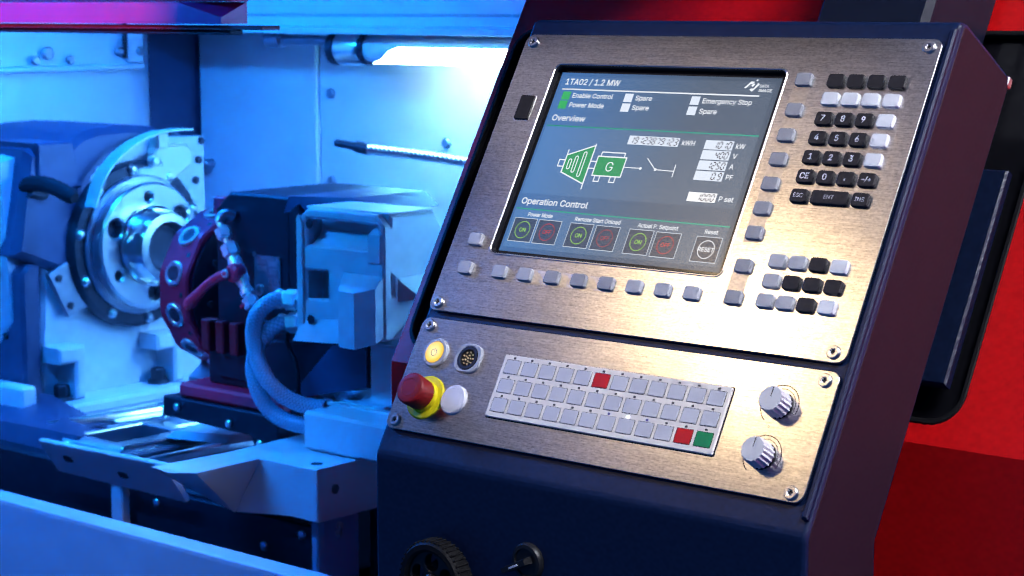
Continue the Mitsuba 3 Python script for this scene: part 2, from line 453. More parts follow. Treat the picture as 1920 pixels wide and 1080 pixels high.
# ------------------------------------------------------------------ gooseneck coolant hose
goose = thing('coolant_hose', 'silver segmented coolant hose with a dark nozzle in front of the back wall', 'coolant hose')
a, b = np.array([-1.040, 0.972, 0.054]), np.array([-0.55, 1.085, -0.016])
gp = [a + (b - a) * t + np.array([0, 0, 0.012 * math.sin(t * math.pi)]) for t in np.linspace(0, 1, 240)]
gr = 0.0066 + 0.0026 * np.abs(np.sin(np.arange(240) * math.pi / 4))
obj('segmented_tube', sweep(gp, gr, 14), 'polished_steel', goose)
dgo = (a - b) / np.linalg.norm(a - b)
obj('nozzle', sweep([a - dgo * 0.005, a + dgo * 0.02, a + dgo * 0.024, a + dgo * 0.060], [0.0098, 0.0092, 0.0066, 0.0060], 16), 'black_plastic', goose)

# ------------------------------------------------------------------ headstock
head = thing('headstock', 'lathe headstock with pale cast foot and dark rounded hood at the left', 'headstock')
HX = -1.33
foot = [(0.520, -0.352), (0.860, -0.352), (0.860, -0.150), (0.845, 0.02), (0.80, 0.045), (0.60, -0.02), (0.535, -0.10)]
obj('casting', xf(extr(foot, -0.26, 0, b=0.006), along_x(HX)), 'cast_paint', head)
hood = [(0.470, -0.10), (0.50, 0.065), (0.585, 0.071), (0.605, 0.084), (0.64, 0.0925), (0.70, 0.094), (0.76, 0.09), (0.80, 0.05), (0.80, -0.10), (0.62, -0.16)]
obj('hood', xf(extr(hood, -0.25, 0.014, b=0.012), along_x(HX)), 'grey_casting', head)
obj('hood_step', xf(extr([(0.515, 0.0), (0.515, 0.074), (0.584, 0.074), (0.600, 0.0)], -0.10, 0.020, b=0.003), along_x(HX)), 'grey_casting', head)
obj('shoulder', hull([(-1.62, 0.42, 0.06), (-1.62, 0.56, 0.075), (-1.345, 0.47, 0.045), (-1.345, 0.56, 0.066), (-1.62, 0.40, -0.34), (-1.345, 0.48, -0.20), (-1.345, 0.56, -0.34), (-1.62, 0.56, -0.34)]), 'cast_paint', head)
pil = xf(extr([(0.484, -0.352), (0.518, -0.352), (0.522, -0.12), (0.50, -0.115), (0.484, -0.13)], 0, 0.075, b=0.006), along_x(HX - 0.065))
obj('corner_pillar', pil, 'grey_casting', head)
for z in (-0.128, -0.182, -0.232):
    obj('pillar_screw', xf(disc(0.006, 0, 0.003, 0.001, 12), facing_y(HX - 0.035, 0.4835, z)), 'black_plastic', head)
for k, (y0, y1, z0) in enumerate(((0.524, 0.575, -0.250), (0.722, 0.778, -0.252))):
    ft = [(y0, z0), (y1, z0), (y1, -0.335), (y1 - 0.020, -0.335), (y1 - 0.020, z0 - 0.026), (y0, z0 - 0.026)]
    obj('foot_bracket', xf(extr(ft, 0, 0.048, b=0.004), along_x(HX)), 'cast_paint', head)
    obj('foot_bolt', xf(cat(disc(0.018, 0, 0.006, 0.002, 20), disc(0.0125, 0.004, 0.026, 0.003, 6)), up_z(HX + 0.025, y0 + 0.018, -0.337)), 'black_plastic', head)
obj('foot_plate', xf(extr([(0.505, -0.337), (0.872, -0.337), (0.872, -0.372), (0.505, -0.372)], -0.02, 0.075, b=0.005), along_x(HX)), 'cast_paint', head)
# curved guard, its clamp and the lit bracket
arc = [(0.594 + 0.0, -0.030), (0.603, -0.004), (0.618, 0.022), (0.640, 0.044), (0.668, 0.063), (0.705, 0.078), (0.745, 0.0855), (0.800, 0.0865)]
arcp = spline(arc, 30)
dn = np.gradient(arcp, axis=0)
dn = np.stack([-dn[:, 1], dn[:, 0]], 1) / np.linalg.norm(dn, axis=1, keepdims=True)
obj('guard_plate', xf(extr(np.vstack([arcp, (arcp - dn * 0.0035)[::-1]]), 0, 0.030, b=0.0008), along_x(-1.300)), 'cabin_paint', head)
brk = [(0.765, 0.060), (0.806, 0.060), (0.818, 0.046), (0.816, 0.026), (0.762, -0.010), (0.722, -0.012), (0.690, 0.004), (0.704, 0.024), (0.748, 0.030), (0.735, 0.046), (0.746, 0.062)]
obj('guard_bracket', xf(extr(brk, 0, 0.030, b=0.004), along_x(-1.325)), 'cabin_paint', head)
obj('guard_post', box(-1.318, -1.292, 0.742, 0.764, 0.055, 0.084, 0.002), 'cabin_paint', head)
obj('guard_bolt', xf(cat(disc(0.011, 0, 0.006, 0.002, 20), disc(0.008, 0.005, 0.014, 0.002, 6)), along_x(-1.297, 0.731, 0.036)), 'machined_steel', head)
obj('guard_shelf', box(-1.326, -1.312, 0.632, 0.70, 0.016, 0.030, 0.003), 'cabin_paint', head)
obj('guard_backing', xf(extr([(0.60, -0.05), (0.62, 0.015), (0.66, 0.05), (0.72, 0.074), (0.86, 0.07), (0.86, -0.12), (0.70, -0.12)], 0, 0.012, b=0.002), along_x(-1.327)), 'cast_paint', head)
for y, z in ((0.712, 0.018), (0.838, -0.004), (0.806, -0.022), (0.852, 0.062), (0.845, 0.03)):
    obj('cover_screw', xf(disc(0.006, 0, 0.004, 0.001, 12), along_x(-1.314, y, z)), 'black_plastic', head)
# spindle nose
SY, SZ = 0.705, -0.100
spn = lambda x: along_x(x, SY, SZ)
obj('bearing_ring', xf(lathe([(0.09, 0), (0.137, 0), (0.137, 0.012), (0.131, 0.022), (0.09, 0.022)], 72), spn(-1.322)), 'black_plastic', head)
for k in range(10):
    a = k * 2 * math.pi / 10 + 0.42
    obj('ring_bolt', xf(lathe([(0, 0), (0.0085, 0), (0.0085, 0.004), (0.005, 0.008), (0, 0.009)], 16), along_x(-1.300, SY + 0.124 * math.cos(a), SZ + 0.124 * math.sin(a))), 'polished_steel', head)
holes = [circle(0.0145, 20, 0.0785 * math.cos(a), 0.0785 * math.sin(a)) for a in (0.62, 0.62 + 2.09, 0.62 + 4.19)] + [circle(0.007, 16, 0.080 * math.cos(a), 0.080 * math.sin(a)) for a in (1.62, 3.72, 5.82)]
obj('spindle_flange', xf(extr(circle(0.104, 72), -0.045, 0, holes=holes, b=0.004), spn(-1.270)), 'machined_steel', head, smooth=25)
obj('flange_backing', xf(disc(0.1145, 0, 0.02, 0.003, 72), spn(-1.312)), 'dull_steel', head)
obj('flange_hole_floor', xf(disc(0.095, 0, 0.001), spn(-1.290)), 'black_plastic', head)
obj('spindle_nose', xf(lathe([(0.066, 0), (0.066, 0.006), (0.062, 0.010), (0.060, 0.030), (0.055, 0.040), (0.042, 0.042), (0.036, 0.020), (0.034, -0.12)], 64), spn(-1.268)), 'polished_steel', head)
obj('bore', xf(disc(0.0362, 0, 0.001), spn(-1.246)), 'black_plastic', head)
tab = [(0.530, -0.134), (0.567, -0.117), (0.62, -0.190), (0.566, -0.206)]
obj('sensor_plate', xf(extr(tab, 0, 0.010, b=0.001), along_x(-1.322)), 'dull_steel', head)
for y, z in ((0.549, -0.142), (0.570, -0.188)):
    obj('sensor_screw', xf(disc(0.006, 0, 0.003, 0.001, 12), along_x(-1.312, y, z)), 'black_plastic', head)

handle = thing('clamping_handle', 'black bent hand lever in front of the dark headstock hood', 'handle')
obj('grip', sweep(spline([(-1.328, 0.50, 0.006), (-1.305, 0.50, 0.013), (-1.262, 0.50, 0.012), (-1.225, 0.50, 0.004), (-1.200, 0.50, -0.004)], 24), [0.0105] * 2 + [0.0125] * 20 + [0.0115, 0.008], 16), 'black_rubber', handle)
obj('hub', sweep([(-1.316, 0.50, 0.004), (-1.316, 0.53, -0.002)], [0.014, 0.014], 16), 'black_plastic', handle)

# ------------------------------------------------------------------ bed, ways and slides
bed = thing('cross_slide', 'dark machine bed with bright steel slideways in front of the headstock', 'machine bed')
obj('bed_block', box(-1.30, -0.60, 0.36, 1.05, -0.48, -0.368, 0.004), 'navy_paint', bed)
obj('bed_cheek', hull([(-1.42, 0.40, -0.345), (-1.08, 0.40, -0.340), (-1.30, 0.52, -0.325), (-1.42, 0.52, -0.325), (-1.36, 0.385, -0.375), (-1.08, 0.385, -0.375), (-1.42, 0.56, -0.40), (-1.08, 0.56, -0.40)]), 'grey_casting', bed)
for k, (x0, x1, y0, y1, z, mat) in enumerate(((-1.260, -1.235, 0.40, 0.98, -0.352, 'dull_steel'), (-1.228, -1.20, 0.42, 0.98, -0.358, 'navy_paint'), (-1.195, -1.10, 0.535, 0.98, -0.362, 'machined_steel'),
                                              (-1.010, -0.975, 0.40, 0.80, -0.343, 'polished_steel'), (-0.972, -0.955, 0.39, 0.90, -0.352, 'machined_steel'), (-0.952, -0.900, 0.38, 0.98, -0.360, 'navy_paint'),
                                              (-0.897, -0.882, 0.37, 0.98, -0.342, 'polished_steel'), (-0.879, -0.80, 0.37, 0.98, -0.356, 'dull_steel'), (-0.797, -0.70, 0.37, 0.98, -0.350, 'navy_paint'), (-0.697, -0.676, 0.36, 0.98, -0.316, 'machined_steel'))):
    obj('slideway', box(x0, x1, y0, y1, -0.372, z, 0.003), mat, bed)
obj('way_rod', sweep([(-1.175, 0.42, -0.345), (-1.150, 0.615, -0.345)], [0.010, 0.010], 20), 'polished_steel', bed)
obj('way_stop', xf(disc(0.014, 0, 0.014, 0.003, 20), frame((1, 0, 0), (0, 0, -1), (0, 1, 0), (-1.149, 0.615, -0.345))), 'polished_steel', bed)
tray = [(-1.112, 0.405), (-0.975, 0.405), (-0.985, 0.552), (-1.108, 0.552)]
tin = [(-1.098, 0.421), (-1.000, 0.424), (-1.012, 0.533), (-1.096, 0.535)]
obj('tray', xf(extr(tray, -0.022, 0, holes=[tin], b=0.002), up_z(0, 0, -0.345)), 'machined_steel', bed)
obj('tray_floor', xf(extr(tray, -0.004, 0), up_z(0, 0, -0.3685)), 'dull_steel', bed)
obj('tray_front', box(-1.110, -0.975, 0.394, 0.404, -0.395, -0.347, 0.002), 'cast_paint', bed)
obj('tray_slot', box(-1.060, -1.012, 0.392, 0.3945, -0.377, -0.357, 0.0), 'black_plastic', bed)
obj('tray_bolt', xf(cat(disc(0.009, 0, 0.007, 0.002, 20)), facing_y(-1.090, 0.394, -0.356)), 'polished_steel', bed)
blk = hull([(-0.965, 0.49, -0.331), (-0.880, 0.52, -0.331), (-0.870, 0.57, -0.331), (-0.98, 0.60, -0.331), (-0.975, 0.48, -0.342), (-0.870, 0.51, -0.342), (-0.860, 0.58, -0.342), (-1.0, 0.61, -0.342)])
obj('wiper_block', blk, 'cast_paint', bed)

# ------------------------------------------------------------------ turret
turret = thing('tool_turret', 'dark tool turret with a steel disc, red reflection painted on its rim, and a black motor body', 'tool turret')
TY, TZ, TX = 0.578, -0.123, -0.90
N = 12
out12 = []
for k in range(N):
    a = (k + 0.5) * 2 * math.pi / N
    for da, r in ((-0.20, 0.1135), (-0.06, 0.1165), (0.06, 0.1165), (0.20, 0.1135)):
        out12.append((r * math.cos(a + da), r * math.sin(a + da)))
tur = lambda x: along_x(x, TY, TZ)
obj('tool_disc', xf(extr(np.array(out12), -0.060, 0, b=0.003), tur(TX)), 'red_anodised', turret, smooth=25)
obj('disc_face', xf(lathe([(0, 0), (0.106, 0), (0.106, 0.003), (0.090, 0.006), (0.045, 0.007), (0.044, 0.016), (0, 0.016)], 60), tur(TX)), 'navy_paint', turret)
obj('disc_front_rim', xf(ring(0.07, 0.108, -0.004, 0.0, 0.001, 60), frame((0, 1, 0), (0, 0, -1), (-1, 0, 0), (TX - 0.060, TY, TZ))), 'dull_steel', turret)
for k in range(N):
    a = k * 2 * math.pi / N + math.pi / N
    d = np.array([0, math.cos(a), math.sin(a)])
    M = frame((1, 0, 0), np.cross(d, [1, 0, 0]), d, np.array([TX - 0.030, TY, TZ]) + d * 0.112)
    pk = obj('tool_pocket', xf(ring(0.0105, 0.0185, 0, 0.0065, 0.002, 28), M), 'machined_steel', turret)
    obj('pocket_bore', xf(disc(0.0105, 0.0, 0.0052, 0, 20), M), 'black_plastic', pk)
    M2 = frame((1, 0, 0), np.cross(d, [1, 0, 0]), d, np.array([TX - 0.012, TY, TZ]) + d * 0.1155)
    a2 = k * 2 * math.pi / N
    d2 = np.array([0, math.cos(a2), math.sin(a2)])
    M3 = frame((1, 0, 0), np.cross(d2, [1, 0, 0]), d2, np.array([TX - 0.014, TY, TZ]) + d2 * 0.110)
    obj('clamp_screw', xf(disc(0.005, 0, 0.0035, 0.001, 12), M3), 'black_plastic', turret)
for k in range(8):
    a = k * math.pi / 4 + 0.2
    obj('face_screw', xf(disc(0.006, 0, 0.003, 0.001, 12), along_x(TX + 0.006, TY + 0.078 * math.cos(a), TZ + 0.078 * math.sin(a))), 'black_plastic', turret)
obj('tool_holder', xf(extr([(-0.016, -0.02), (0.016, -0.02), (0.016, 0.028), (0.008, 0.036), (-0.008, 0.036), (-0.016, 0.028)], 0, 0.05, b=0.003), frame((0, 0.6, -0.8), (0, -0.8, -0.6), (1, 0, 0), (TX - 0.055, TY - 0.035, TZ - 0.125))), 'dull_steel', turret)
obj('red_stop', box(-0.905, -0.880, 0.520, 0.530, -0.010, 0.016, 0.002), 'red_lacquer', turret)
# body: extruded towards the viewer, wide chamfers on its top
bodyp = [(-0.842, -0.235), (-0.842, 0.006), (-0.812, 0.031), (-0.692, 0.031), (-0.692, -0.235)]
obj('motor_body', xf(extr(bodyp, -0.20, 0, b=0.003), facing_y(0, 0.470, 0)), 'navy_paint', turret)
obj('top_cap', hull([(-0.700, 0.468, 0.010), (-0.690, 0.468, 0.033), (-0.690, 0.64, 0.034), (-0.700, 0.64, 0.010), (-0.600, 0.50, 0.034), (-0.600, 0.64, 0.034), (-0.572, 0.50, 0.015), (-0.572, 0.64, 0.015)]), 'grey_casting', turret)
obj('side_block', xf(extr([(-0.690, -0.163), (-0.690, 0.012), (-0.674, 0.022), (-0.664, 0.010), (-0.664, -0.163)], -0.18, 0, b=0.002), facing_y(0, 0.466, 0)), 'navy_paint', turret)
obj('base_block', box(-0.870, -0.690, 0.475, 0.66, -0.245, -0.155, 0.003), 'navy_paint', turret)
for x in (-0.862, -0.832, -0.803):
    obj('base_rib', box(x, x + 0.017, 0.455, 0.476, -0.196, -0.150, 0.002), 'dark_red', turret)
obj('red_footing', box(-0.905, -0.690, 0.448, 0.66, -0.266, -0.2455, 0.004), 'red_lacquer', turret)
obj('foot_skirt', xf(extr([(-0.930, -0.267), (-0.690, -0.267), (-0.690, -0.318), (-0.735, -0.318), (-0.745, -0.300), (-0.905, -0.296), (-0.930, -0.296)], -0.05, 0, b=0.002), facing_y(0, 0.440, 0)), 'navy_paint', turret)
for x, z in ((-0.895, -0.279), (-0.785, -0.288), (-0.722, -0.308)):
    obj('skirt_screw', xf(disc(0.006, 0, 0.005, 0.002, 14), facing_y(x, 0.438, z)), 'polished_steel', turret)
pl = obj('rating_plate', xf(extr(rrect(0.052, 0.052, 0.003), 0, 0.002), facing_y(-0.735, 0.4695, -0.078)), 'dull_steel', turret)
for k, (x, z, w) in enumerate(((-0.745, -0.060, 0.016), (-0.722, -0.062, 0.018), (-0.745, -0.070, 0.018), (-0.722, -0.073, 0.016), (-0.728, -0.086, 0.008), (-0.716, -0.086, 0.007), (-0.728, -0.096, 0.008), (-0.718, -0.096, 0.007))):
    obj('plate_field', box(x - w / 2, x + w / 2, 0.4665, 0.468, z - 0.0035, z + 0.0035), 'machined_steel', pl)
for x, z in ((-0.759, -0.051), (-0.711, -0.054)):
    obj('plate_rivet', xf(disc(0.003, 0, 0.003, 0.001, 12), facing_y(x, 0.4675, z)), 'polished_steel', pl)
obj('face_boss', xf(ring(0.004, 0.008, 0, 0.006, 0.001, 20), facing_y(-0.748, 0.468, -0.100)), 'machined_steel', turret)

# ball valve with its red lever, screwed to the turret
valve = thing('ball_valve', 'steel pipe fitting with a red lever on the turret', 'valve')
va, vb = np.array([-0.803, 0.445, -0.012]), np.array([-0.735, 0.436, -0.110])
vd = (vb - va) / np.linalg.norm(vb - va)
vx = np.cross(vd, [0, 1.0, 0])
vx /= np.linalg.norm(vx)
VM = lambda t: frame(vx, np.cross(vd, vx), vd, va + vd * t)
vl = float(np.linalg.norm(vb - va))
obj('pipe', xf(disc(0.0055, -0.010, vl + 0.01, 0, 20), VM(0)), 'fitting_steel', valve)
for t, r, h, n in ((0.006, 0.0118, 0.016, 6), (0.032, 0.0128, 0.018, 6), (0.104, 0.010, 0.008, 20), (0.116, 0.0118, 0.016, 6)):
    obj('hex_nut', xf(extr(circle(r, n), 0, h, b=0.002), VM(t)), 'fitting_steel', valve)
obj('valve_body', xf(lathe([(0, 0.052), (0.009, 0.052), (0.0105, 0.058), (0.0105, 0.086), (0.008, 0.096), (0.008, 0.102), (0, 0.102)], 24), VM(0)), 'fitting_steel', valve)
obj('elbow', sweep(spline([va + [0.004, 0.02, 0.010], va + [-0.002, 0.006, 0.012], va - vd * 0.004], 12), 0.008, 14), 'dull_steel', valve)
lv = [np.array(q) for q in ((-0.762, 0.424, -0.074), (-0.787, 0.421, -0.083), (-0.812, 0.419, -0.099), (-0.836, 0.418, -0.119), (-0.847, 0.418, -0.127))]
obj('lever', sweep(spline(lv, 30), np.interp(np.linspace(0, 1, 30), [0, 0.3, 0.6, 0.9, 1.0], [0.0075, 0.0068, 0.0066, 0.0095, 0.006]), 14), 'red_lacquer', valve)
obj('lever_hub', xf(lathe([(0, 0), (0.013, 0), (0.013, 0.014), (0.009, 0.018), (0, 0.018)], 24), facing_y(-0.760, 0.440, -0.074)), 'red_lacquer', valve)
obj('hub_screw', xf(cat(ring(0.003, 0.0062, 0, 0.004, 0.001, 20), disc(0.003, 0, 0.002)), facing_y(-0.765, 0.4195, -0.074)), 'fitting_steel', valve)
obj('red_washer', xf(extr(rrect(0.010, 0.015, 0.002), 0, 0.004), frame(vx, np.cross(vd, vx), vd, vb + vd * 0.004 + np.array([-0.008, -0.004, -0.002]))), 'red_lacquer', valve)

# two braided hydraulic hoses
HOSES = (('upper braided hydraulic hose, outer end in the higher coupling', [(-0.677, 0.440, -0.103), (-0.683, 0.421, -0.107), (-0.691, 0.409, -0.121), (-0.697, 0.406, -0.148), (-0.687, 0.403, -0.179), (-0.666, 0.402, -0.207), (-0.641, 0.415, -0.231), (-0.618, 0.428, -0.240), (-0.597, 0.440, -0.243)], (-0.677, 0.440, -0.103)),
         ('lower braided hydraulic hose, leaving the lower coupling behind the upper hose', [(-0.674, 0.442, -0.136), (-0.679, 0.428, -0.140), (-0.689, 0.421, -0.151), (-0.705, 0.418, -0.174), (-0.707, 0.414, -0.196), (-0.696, 0.410, -0.222), (-0.678, 0.415, -0.251), (-0.645, 0.428, -0.267), (-0.597, 0.440, -0.267)], (-0.674, 0.442, -0.136)))
for lab, ctrl, e in HOSES:
    h = thing('hydraulic_hose', lab, 'hose', 'hydraulic hoses on the turret')
    m, uvs = sweep(spline(ctrl, 90), 0.0112, 20, uv=True)
    obj('braided_tube', m, 'braided_hose', h, smooth=True, uv=uvs)
    e = np.array(e)
    ed = np.array([0.93, 0.30, -0.03 if e[2] > -0.12 else 0.12])
    ed /= np.linalg.norm(ed)
    ey = np.cross([0, 0, 1.0], ed)
    ey /= np.linalg.norm(ey)
    CM = lambda t: frame(ey, np.cross(ed, ey), ed, e + ed * t)
    obj('ferrule', xf(lathe([(0, -0.006), (0.0135, -0.006), (0.0135, 0.000), (0.0115, 0.002), (0.0115, 0.010), (0, 0.010)], 24), CM(0)), 'fitting_steel', h)
    obj('coupling_nut', xf(extr(circle(0.0145, 6, ph=0.3), 0.008, 0.026, b=0.003), CM(0)), 'fitting_steel', h)
    obj('coupling_tail', xf(disc(0.012, 0.026, 0.044, 0.003, 20), CM(0)), 'dull_steel', h)

cable = thing('black_cable', 'thin black cable hanging behind the braided hoses', 'cable')
obj('lead', sweep(spline([(-0.686, 0.455, -0.150), (-0.676, 0.450, -0.168), (-0.657, 0.445, -0.190), (-0.648, 0.440, -0.215), (-0.648, 0.440, -0.238)], 30), 0.0035, 10), 'black_rubber', cable)
obj('plug', box(-0.656, -0.636, 0.432, 0.450, -0.256, -0.236, 0.002), 'navy_paint', cable)

# ------------------------------------------------------------------ pale drive housing beside the turret
drive = thing('drive_housing', 'pale cast drive housing with stepped side, right of the turret', 'drive housing')
prof = [(0.419, 0.026), (0.419, 0.013), (0.402, 0.001), (0.401, -0.033), (0.424, -0.053), (0.424, -0.076), (0.402, -0.080), (0.402, -0.133), (0.55, -0.133), (0.55, 0.026)]
prof = prof[:8] + [(0.53, -0.133), (0.545, -0.02), (0.515, 0.002), (0.500, 0.026)]
obj('casting', xf(extr(prof, -0.476, -0.452, b=0.003), along_x()), 'cast_paint', drive)
obj('core', xf(extr([(0.436, 0.024), (0.436, -0.133), (0.53, -0.133), (0.545, -0.02), (0.515, 0.002), (0.500, 0.024)], -0.600, -0.4765), along_x()), 'cast_paint', drive)
obj('top_lid', box(-0.604, -0.454, 0.4175, 0.50, 0.0265, 0.0295, 0.001), 'cast_paint', drive)
obj('left_cheek', box(-0.606, -0.594, 0.4165, 0.50, -0.140, 0.012, 0.001), 'cast_paint', drive)
obj('front_plate', xf(extr([(-0.606, -0.145), (-0.450, -0.130), (-0.450, 0.012), (-0.465, 0.0275), (-0.588, 0.0285), (-0.606, 0.014)], 0, 0.012, holes=[[(-0.590, -0.090), (-0.552, -0.088), (-0.552, -0.052), (-0.590, -0.053)], [(-0.588, -0.020), (-0.462, -0.018), (-0.462, 0.014), (-0.588, 0.016)]], b=0.003), facing_y(0, 0.416, 0)), 'cast_paint', drive)
obj('recess_ramp', hull([(-0.588, 0.435, -0.021), (-0.478, 0.435, -0.021), (-0.588, 0.435, -0.002), (-0.478, 0.435, -0.002), (-0.588, 0.410, -0.021), (-0.478, 0.410, -0.021)]), 'cast_paint', drive)
obj('plate_rail', xf(extr([(-0.606, -0.142), (-0.594, -0.142), (-0.594, 0.010), (-0.602, 0.020), (-0.606, 0.014)], 0, 0.004, b=0.0012), facing_y(0, 0.4045, 0)), 'cast_paint', drive)
obj('slanted_rib', hull([(-0.522, 0.404, -0.050), (-0.522, 0.404, -0.130), (-0.452, 0.404, -0.050), (-0.452, 0.404, -0.128), (-0.508, 0.380, -0.070), (-0.508, 0.380, -0.142), (-0.476, 0.376, -0.070), (-0.476, 0.376, -0.142), (-0.452, 0.390, -0.064), (-0.452, 0.390, -0.134)]), 'cast_paint', drive)
obj('foot', hull([(-0.598, 0.404, -0.118), (-0.530, 0.404, -0.112), (-0.606, 0.392, -0.146), (-0.520, 0.392, -0.141), (-0.606, 0.416, -0.146), (-0.520, 0.416, -0.141)]), 'cast_paint', drive)
for x, z in ((-0.583, 0.008), (-0.578, -0.116)):
    obj('screw_hole', xf(disc(0.006, 0, 0.001, 0, 16), facing_y(x, 0.4035 if z > 0 else 0.399, z)), 'black_plastic', drive)
obj('side_hump', hull([(-0.452, 0.43, -0.055), (-0.452, 0.55, -0.05), (-0.430, 0.45, -0.080), (-0.430, 0.55, -0.075), (-0.452, 0.43, -0.085), (-0.452, 0.55, -0.085)]), 'cast_paint', drive)
obj('lower_wing', hull([(-0.45, 0.42, -0.13), (-0.45, 0.58, -0.13), (-0.45, 0.52, -0.07), (-0.45, 0.58, -0.06), (-0.30, 0.54, -0.13), (-0.30, 0.60, -0.13), (-0.33, 0.60, -0.05), (-0.38, 0.56, -0.06)]), 'cast_paint', drive)

saddle = thing('slide_saddle', 'pale saddle plate and dark gearbox under the drive housing', 'slide saddle')
obj('gearbox', xf(extr([(-0.735, -0.250), (-0.735, -0.168), (-0.535, -0.150), (-0.535, -0.212)], -0.10, 0, b=0.003), facing_y(0, 0.462, 0)), 'navy_paint', saddle)
obj('gearbox_lid', box(-0.740, -0.530, 0.455, 0.575, -0.1475, -0.139, 0.002), 'navy_paint', saddle)
obj('cover_face', hull([(-0.690, 0.4585, -0.245), (-0.600, 0.4585, -0.160), (-0.537, 0.4585, -0.154), (-0.537, 0.4585, -0.210), (-0.690, 0.461, -0.245), (-0.600, 0.461, -0.160), (-0.537, 0.461, -0.154), (-0.537, 0.461, -0.210)]), 'grey_casting', saddle)
obj('rear_slab', box(-0.533, 0.05, 0.46, 0.90, -0.232, -0.150, 0.003), 'cabin_paint', saddle)

duct = thing('hose_duct', 'white box channel that the braided hoses run into', 'duct')
obj('channel', box(-0.598, -0.10, 0.400, 0.470, -0.2905, -0.2395, 0.004), 'cabin_paint', duct)
obj('flange_strip', xf(extr([(0.470, -0.238), (0.486, -0.238), (0.486, -0.205), (0.480, -0.200), (0.470, -0.205)], -0.640, -0.515, b=0.003), along_x()), 'polished_steel', duct)
obj('base_strip', box(-0.650, -0.10, 0.455, 0.50, -0.2415, -0.2375, 0.001), 'cabin_paint', duct)
obj('screw', xf(disc(0.008, 0, 0.005, 0.002, 14), up_z(-0.612, 0.463, -0.238)), 'polished_steel', duct)

# ------------------------------------------------------------------ way cover in the foreground
cover = thing('way_cover', 'pale folded sheet cover with a pointed gusset in the foreground', 'sheet cover')
obj('cover_box', xf(extr([(-0.604, -0.292), (-0.500, -0.292), (-0.500, -0.361), (-0.550, -0.361), (-0.600, -0.366), (-0.653, -0.372), (-0.672, -0.356)], -0.30, 0, b=0.0015), facing_y(0, 0.331, 0)), 'cabin_paint', cover)
obj('gusset', hull([(-0.700, 0.228, -0.300), (-0.655, 0.222, -0.300), (-0.604, 0.222, -0.2925), (-0.604, 0.3305, -0.2925), (-0.665, 0.330, -0.2925), (-0.680, 0.3305, -0.357), (-0.655, 0.3305, -0.373), (-0.695, 0.320, -0.345)]), 'cabin_paint', cover)
obj('top_sheet', xf(extr([(-0.672, 0.332), (-0.604, 0.332), (-0.604, 0.63), (-0.690, 0.63)], 0, 0.004, b=0.001), up_z(0, 0, -0.2985)), 'cabin_paint', cover)
for x, y in ((-0.525, 0.355), (-0.530, 0.520)):
    obj('countersink', xf(disc(0.0075, 0, 0.0008, 0, 20), up_z(x, y, -0.2921 if x < -0.5 else -0.2941)), 'black_plastic', cover)
obj('side_hole', xf(disc(0.0065, 0, 0.0008, 0, 20), along_x(-0.4993, 0.362, -0.322)), 'black_plastic', cover)

guard = thing('chip_guard', 'long pale slanted chip guard plate with two holes at the lower left', 'chip guard')
gq = np.array([(-1.036, 0.300, -0.326), (-0.760, 0.300, -0.321), (-0.752, 0.330, -0.3745), (-1.032, 0.330, -0.3735)])
gn = np.array([0, 0.0070, 0.0040])
obj('plate', hull(np.vstack([gq, gq + gn, [(-1.036, 0.3005, -0.3235), (-0.760, 0.3005, -0.3185)]])), 'cabin_paint', guard)
ge = (gq[3] - gq[0]) / np.linalg.norm(gq[3] - gq[0])
gnr = np.cross([1, 0, 0], ge)
gnr = gnr / np.linalg.norm(gnr)
gnr = gnr if gnr[1] < 0 else -gnr
for x, f in ((-0.985, 0.42), (-0.868, 0.55)):
    c = np.array([x, 0, 0]) * [1, 0, 0] + gq[0] * [0, 1, 1] + (gq[3] - gq[0]) * [0, f, f]
    obj('slot', xf(extr(rrect(0.020, 0.011, 0.005), 0, 0.0012), frame((1, 0, 0), np.cross(gnr, (1, 0, 0)), gnr, c)), 'black_plastic', guard)
obj('hanger', box(-0.915, -0.890, 0.330, 0.345, -0.46, -0.362, 0.002), 'cast_paint', guard)
obj('hanger_cap', box(-0.945, -0.885, 0.328, 0.346, -0.3715, -0.3615, 0.002), 'cast_paint', guard)

base = thing('lower_cabinet', 'dark lower base panel with small bright screws under the pale cover', 'machine base')
obj('front_panel', box(-0.885, -0.520, 0.350, 0.360, -0.55, -0.3755, 0.001), 'navy_paint', base)
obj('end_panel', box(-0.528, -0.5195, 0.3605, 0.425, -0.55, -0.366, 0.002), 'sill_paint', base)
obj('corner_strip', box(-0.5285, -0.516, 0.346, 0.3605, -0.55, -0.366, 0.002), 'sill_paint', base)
for x, z in ((-0.838, -0.393), (-0.548, -0.388), (-0.620, -0.415)):
    obj('screw', xf(lathe([(0, 0), (0.0065, 0), (0.0055, 0.003), (0, 0.005)], 16), facing_y(x, 0.3495, z)), 'polished_steel', base)
for y, z in ((0.388, -0.378), (0.386, -0.388)):
    obj('screw', xf(lathe([(0, 0), (0.0055, 0), (0.005, 0.003), (0, 0.005)], 16), along_x(-0.5195, y, z)), 'polished_steel', base)
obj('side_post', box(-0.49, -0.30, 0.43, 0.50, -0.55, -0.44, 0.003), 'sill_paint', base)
obj('gap_panel', box(-0.515, 0.2, 0.44, 0.45, -0.55, -0.36), 'black_plastic', base)
obj('rear_red_panel', box(-1.6, -0.89, 0.39, 0.40, -0.55, -0.395), 'dark_red', base)

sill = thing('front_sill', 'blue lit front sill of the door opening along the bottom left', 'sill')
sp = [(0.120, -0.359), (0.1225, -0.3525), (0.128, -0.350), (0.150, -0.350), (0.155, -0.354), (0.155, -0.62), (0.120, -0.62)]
obj('panel', xf(extr(sp, -1.75, -0.19), along_x()), 'sill_paint', sill)

